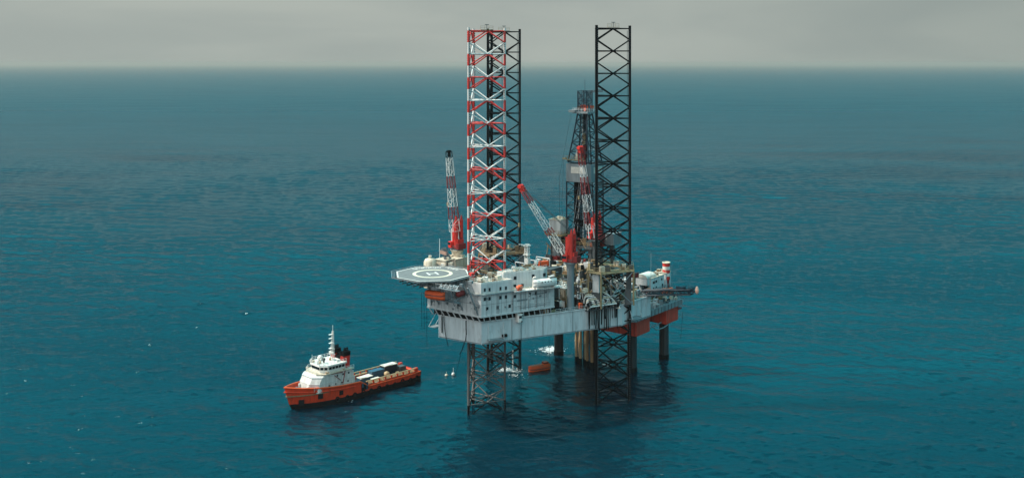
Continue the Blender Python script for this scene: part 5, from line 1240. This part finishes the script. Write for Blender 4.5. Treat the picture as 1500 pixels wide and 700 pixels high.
# ================================================================== air, sky, sun, camera
hz = bpy.data.materials.new('haze_air'); hz.use_nodes = True; hn = hz.node_tree
hn.nodes.remove(hn.nodes['Principled BSDF']); pv = hn.nodes.new('ShaderNodeVolumePrincipled'); pv.inputs['Color'].default_value = HAZECOL; pv.inputs['Density'].default_value = HAZE
pv.inputs['Anisotropy'].default_value = 0.1
hn.links.new(pv.outputs['Volume'], hn.nodes['Material Output'].inputs['Volume'])
mb = MB(); mb.box((0, 0, 55.5), (124000, 124000, 125)); hb_ = solo('haze', None, None, mb, [hz], (0, 0, 0), kind='stuff')

SUN_AZ = Vector((-.995, .07)).normalized(); EL = R(54)
sd_ = Vector((SUN_AZ.x * math.cos(EL), SUN_AZ.y * math.cos(EL), math.sin(EL)))
w = bpy.data.worlds.new('World'); sc.world = w; w.use_nodes = True; wn = w.node_tree; WN = wn.nodes; WL = wn.links
bg = WN['Background']; bg.inputs['Strength'].default_value = SKY
def wmix(a, b, f, blend='MIX'):
    m = WN.new('ShaderNodeMix'); m.data_type = 'RGBA'; m.blend_type = blend
    for k, x in (('A', a), ('B', b)):
        if isinstance(x, tuple): m.inputs[k].default_value = (*x, 1)
        else: WL.new(x, m.inputs[k])
    if isinstance(f, (int, float)): m.inputs['Factor'].default_value = f
    else: WL.new(f, m.inputs['Factor'])
    return m.outputs['Result']
def wrange(x, a, b, c=0.0, d=1.0, smooth=True):
    m = WN.new('ShaderNodeMapRange'); m.interpolation_type = 'SMOOTHSTEP' if smooth else 'LINEAR'
    for k, v in zip(('From Min', 'From Max', 'To Min', 'To Max'), (a, b, c, d)): m.inputs[k].default_value = v
    WL.new(x, m.inputs['Value']); return m.outputs['Result']
sky = WN.new('ShaderNodeTexSky'); sky.sky_type = 'NISHITA'; sky.sun_disc = False; sky.sun_elevation = EL; sky.sun_rotation = math.atan2(sd_.x, sd_.y); sky.dust_density = 2; sky.air_density = 1.0
wt = WN.new('ShaderNodeTexCoord'); wm = WN.new('ShaderNodeMapping'); wm.inputs['Scale'].default_value = (2.4, 2.4, 12); wm.inputs['Location'].default_value = (.7, .2, .35); WL.new(wt.outputs['Generated'], wm.inputs['Vector'])
cn = WN.new('ShaderNodeTexNoise'); cn.inputs['Scale'].default_value = 1.3; cn.inputs['Detail'].default_value = 4; cn.inputs['Roughness'].default_value = .5; cn.inputs['Distortion'].default_value = .3; WL.new(wm.outputs['Vector'], cn.inputs['Vector'])
clouds = wmix(CLOUD_D, CLOUD_L, wrange(cn.outputs['Fac'], .35, .7))
sx = WN.new('ShaderNodeSeparateXYZ'); WL.new(wt.outputs['Generated'], sx.inputs['Vector'])
clouds = wmix(clouds, (.80, .83, .84), wrange(sx.outputs['X'], .0, .5), 'MULTIPLY')      # bank darkened to the right so the sea there reflects less
# clearer teal sky above the low bank, unseen bright patch added behind the viewer to fill near walls
dt = WN.new('ShaderNodeVectorMath'); dt.operation = 'DOT_PRODUCT'; WL.new(wt.outputs['Generated'], dt.inputs[0]); dt.inputs[1].default_value = tuple(Vector((-.55, -.8, .5)).normalized())
upper = wmix(wmix(sky.outputs['Color'], UP_F, .94), UP_B, 0.0)
upper = wmix(UP_M, upper, wrange(sx.outputs['Z'], .18, .40))                            # unseen dark band above the horizon, added to dim reflections under the rig
upper = wmix(upper, UP_B, wmix((0, 0, 0), (1, 1, 1), wrange(dt.outputs['Value'], .35, .9)))
WL.new(wmix(clouds, upper, wrange(sx.outputs['Z'], .058, .082)), bg.inputs['Color'])
sl = bpy.data.lights.new('sun', 'SUN'); sl.energy = SUN; sl.angle = R(2.5); sl.color = (1.0, .93, .82)
so = bpy.data.objects.new('sun', sl); COL.objects.link(so); so.rotation_euler = sd_.to_track_quat('Z', 'Y').to_euler(); so.location = sd_ * 500

cam = bpy.data.cameras.new('camera'); co = bpy.data.objects.new('camera', cam); COL.objects.link(co); sc.camera = co
co.location = (0, 0, CAMZ); co.rotation_euler = (math.pi / 2 - PITCH, 0, 0)
cam.sensor_width = 36; cam.lens = FPX / 1500 * 36; cam.shift_y = -(350 - V0) / 1500; cam.clip_start = 1; cam.clip_end = 200000
sc.view_settings.view_transform = 'Standard'; sc.view_settings.look = 'None'; sc.view_settings.exposure = EXPO; sc.view_settings.gamma = 1
cy = sc.cycles
cy.use_denoising = DENOISE; cy.max_bounces = 5; cy.diffuse_bounces = 2; cy.glossy_bounces = 3; cy.volume_bounces = 0; cy.transmission_bounces = 1
cy.caustics_reflective = False; cy.caustics_refractive = False; cy.use_adaptive_sampling = False
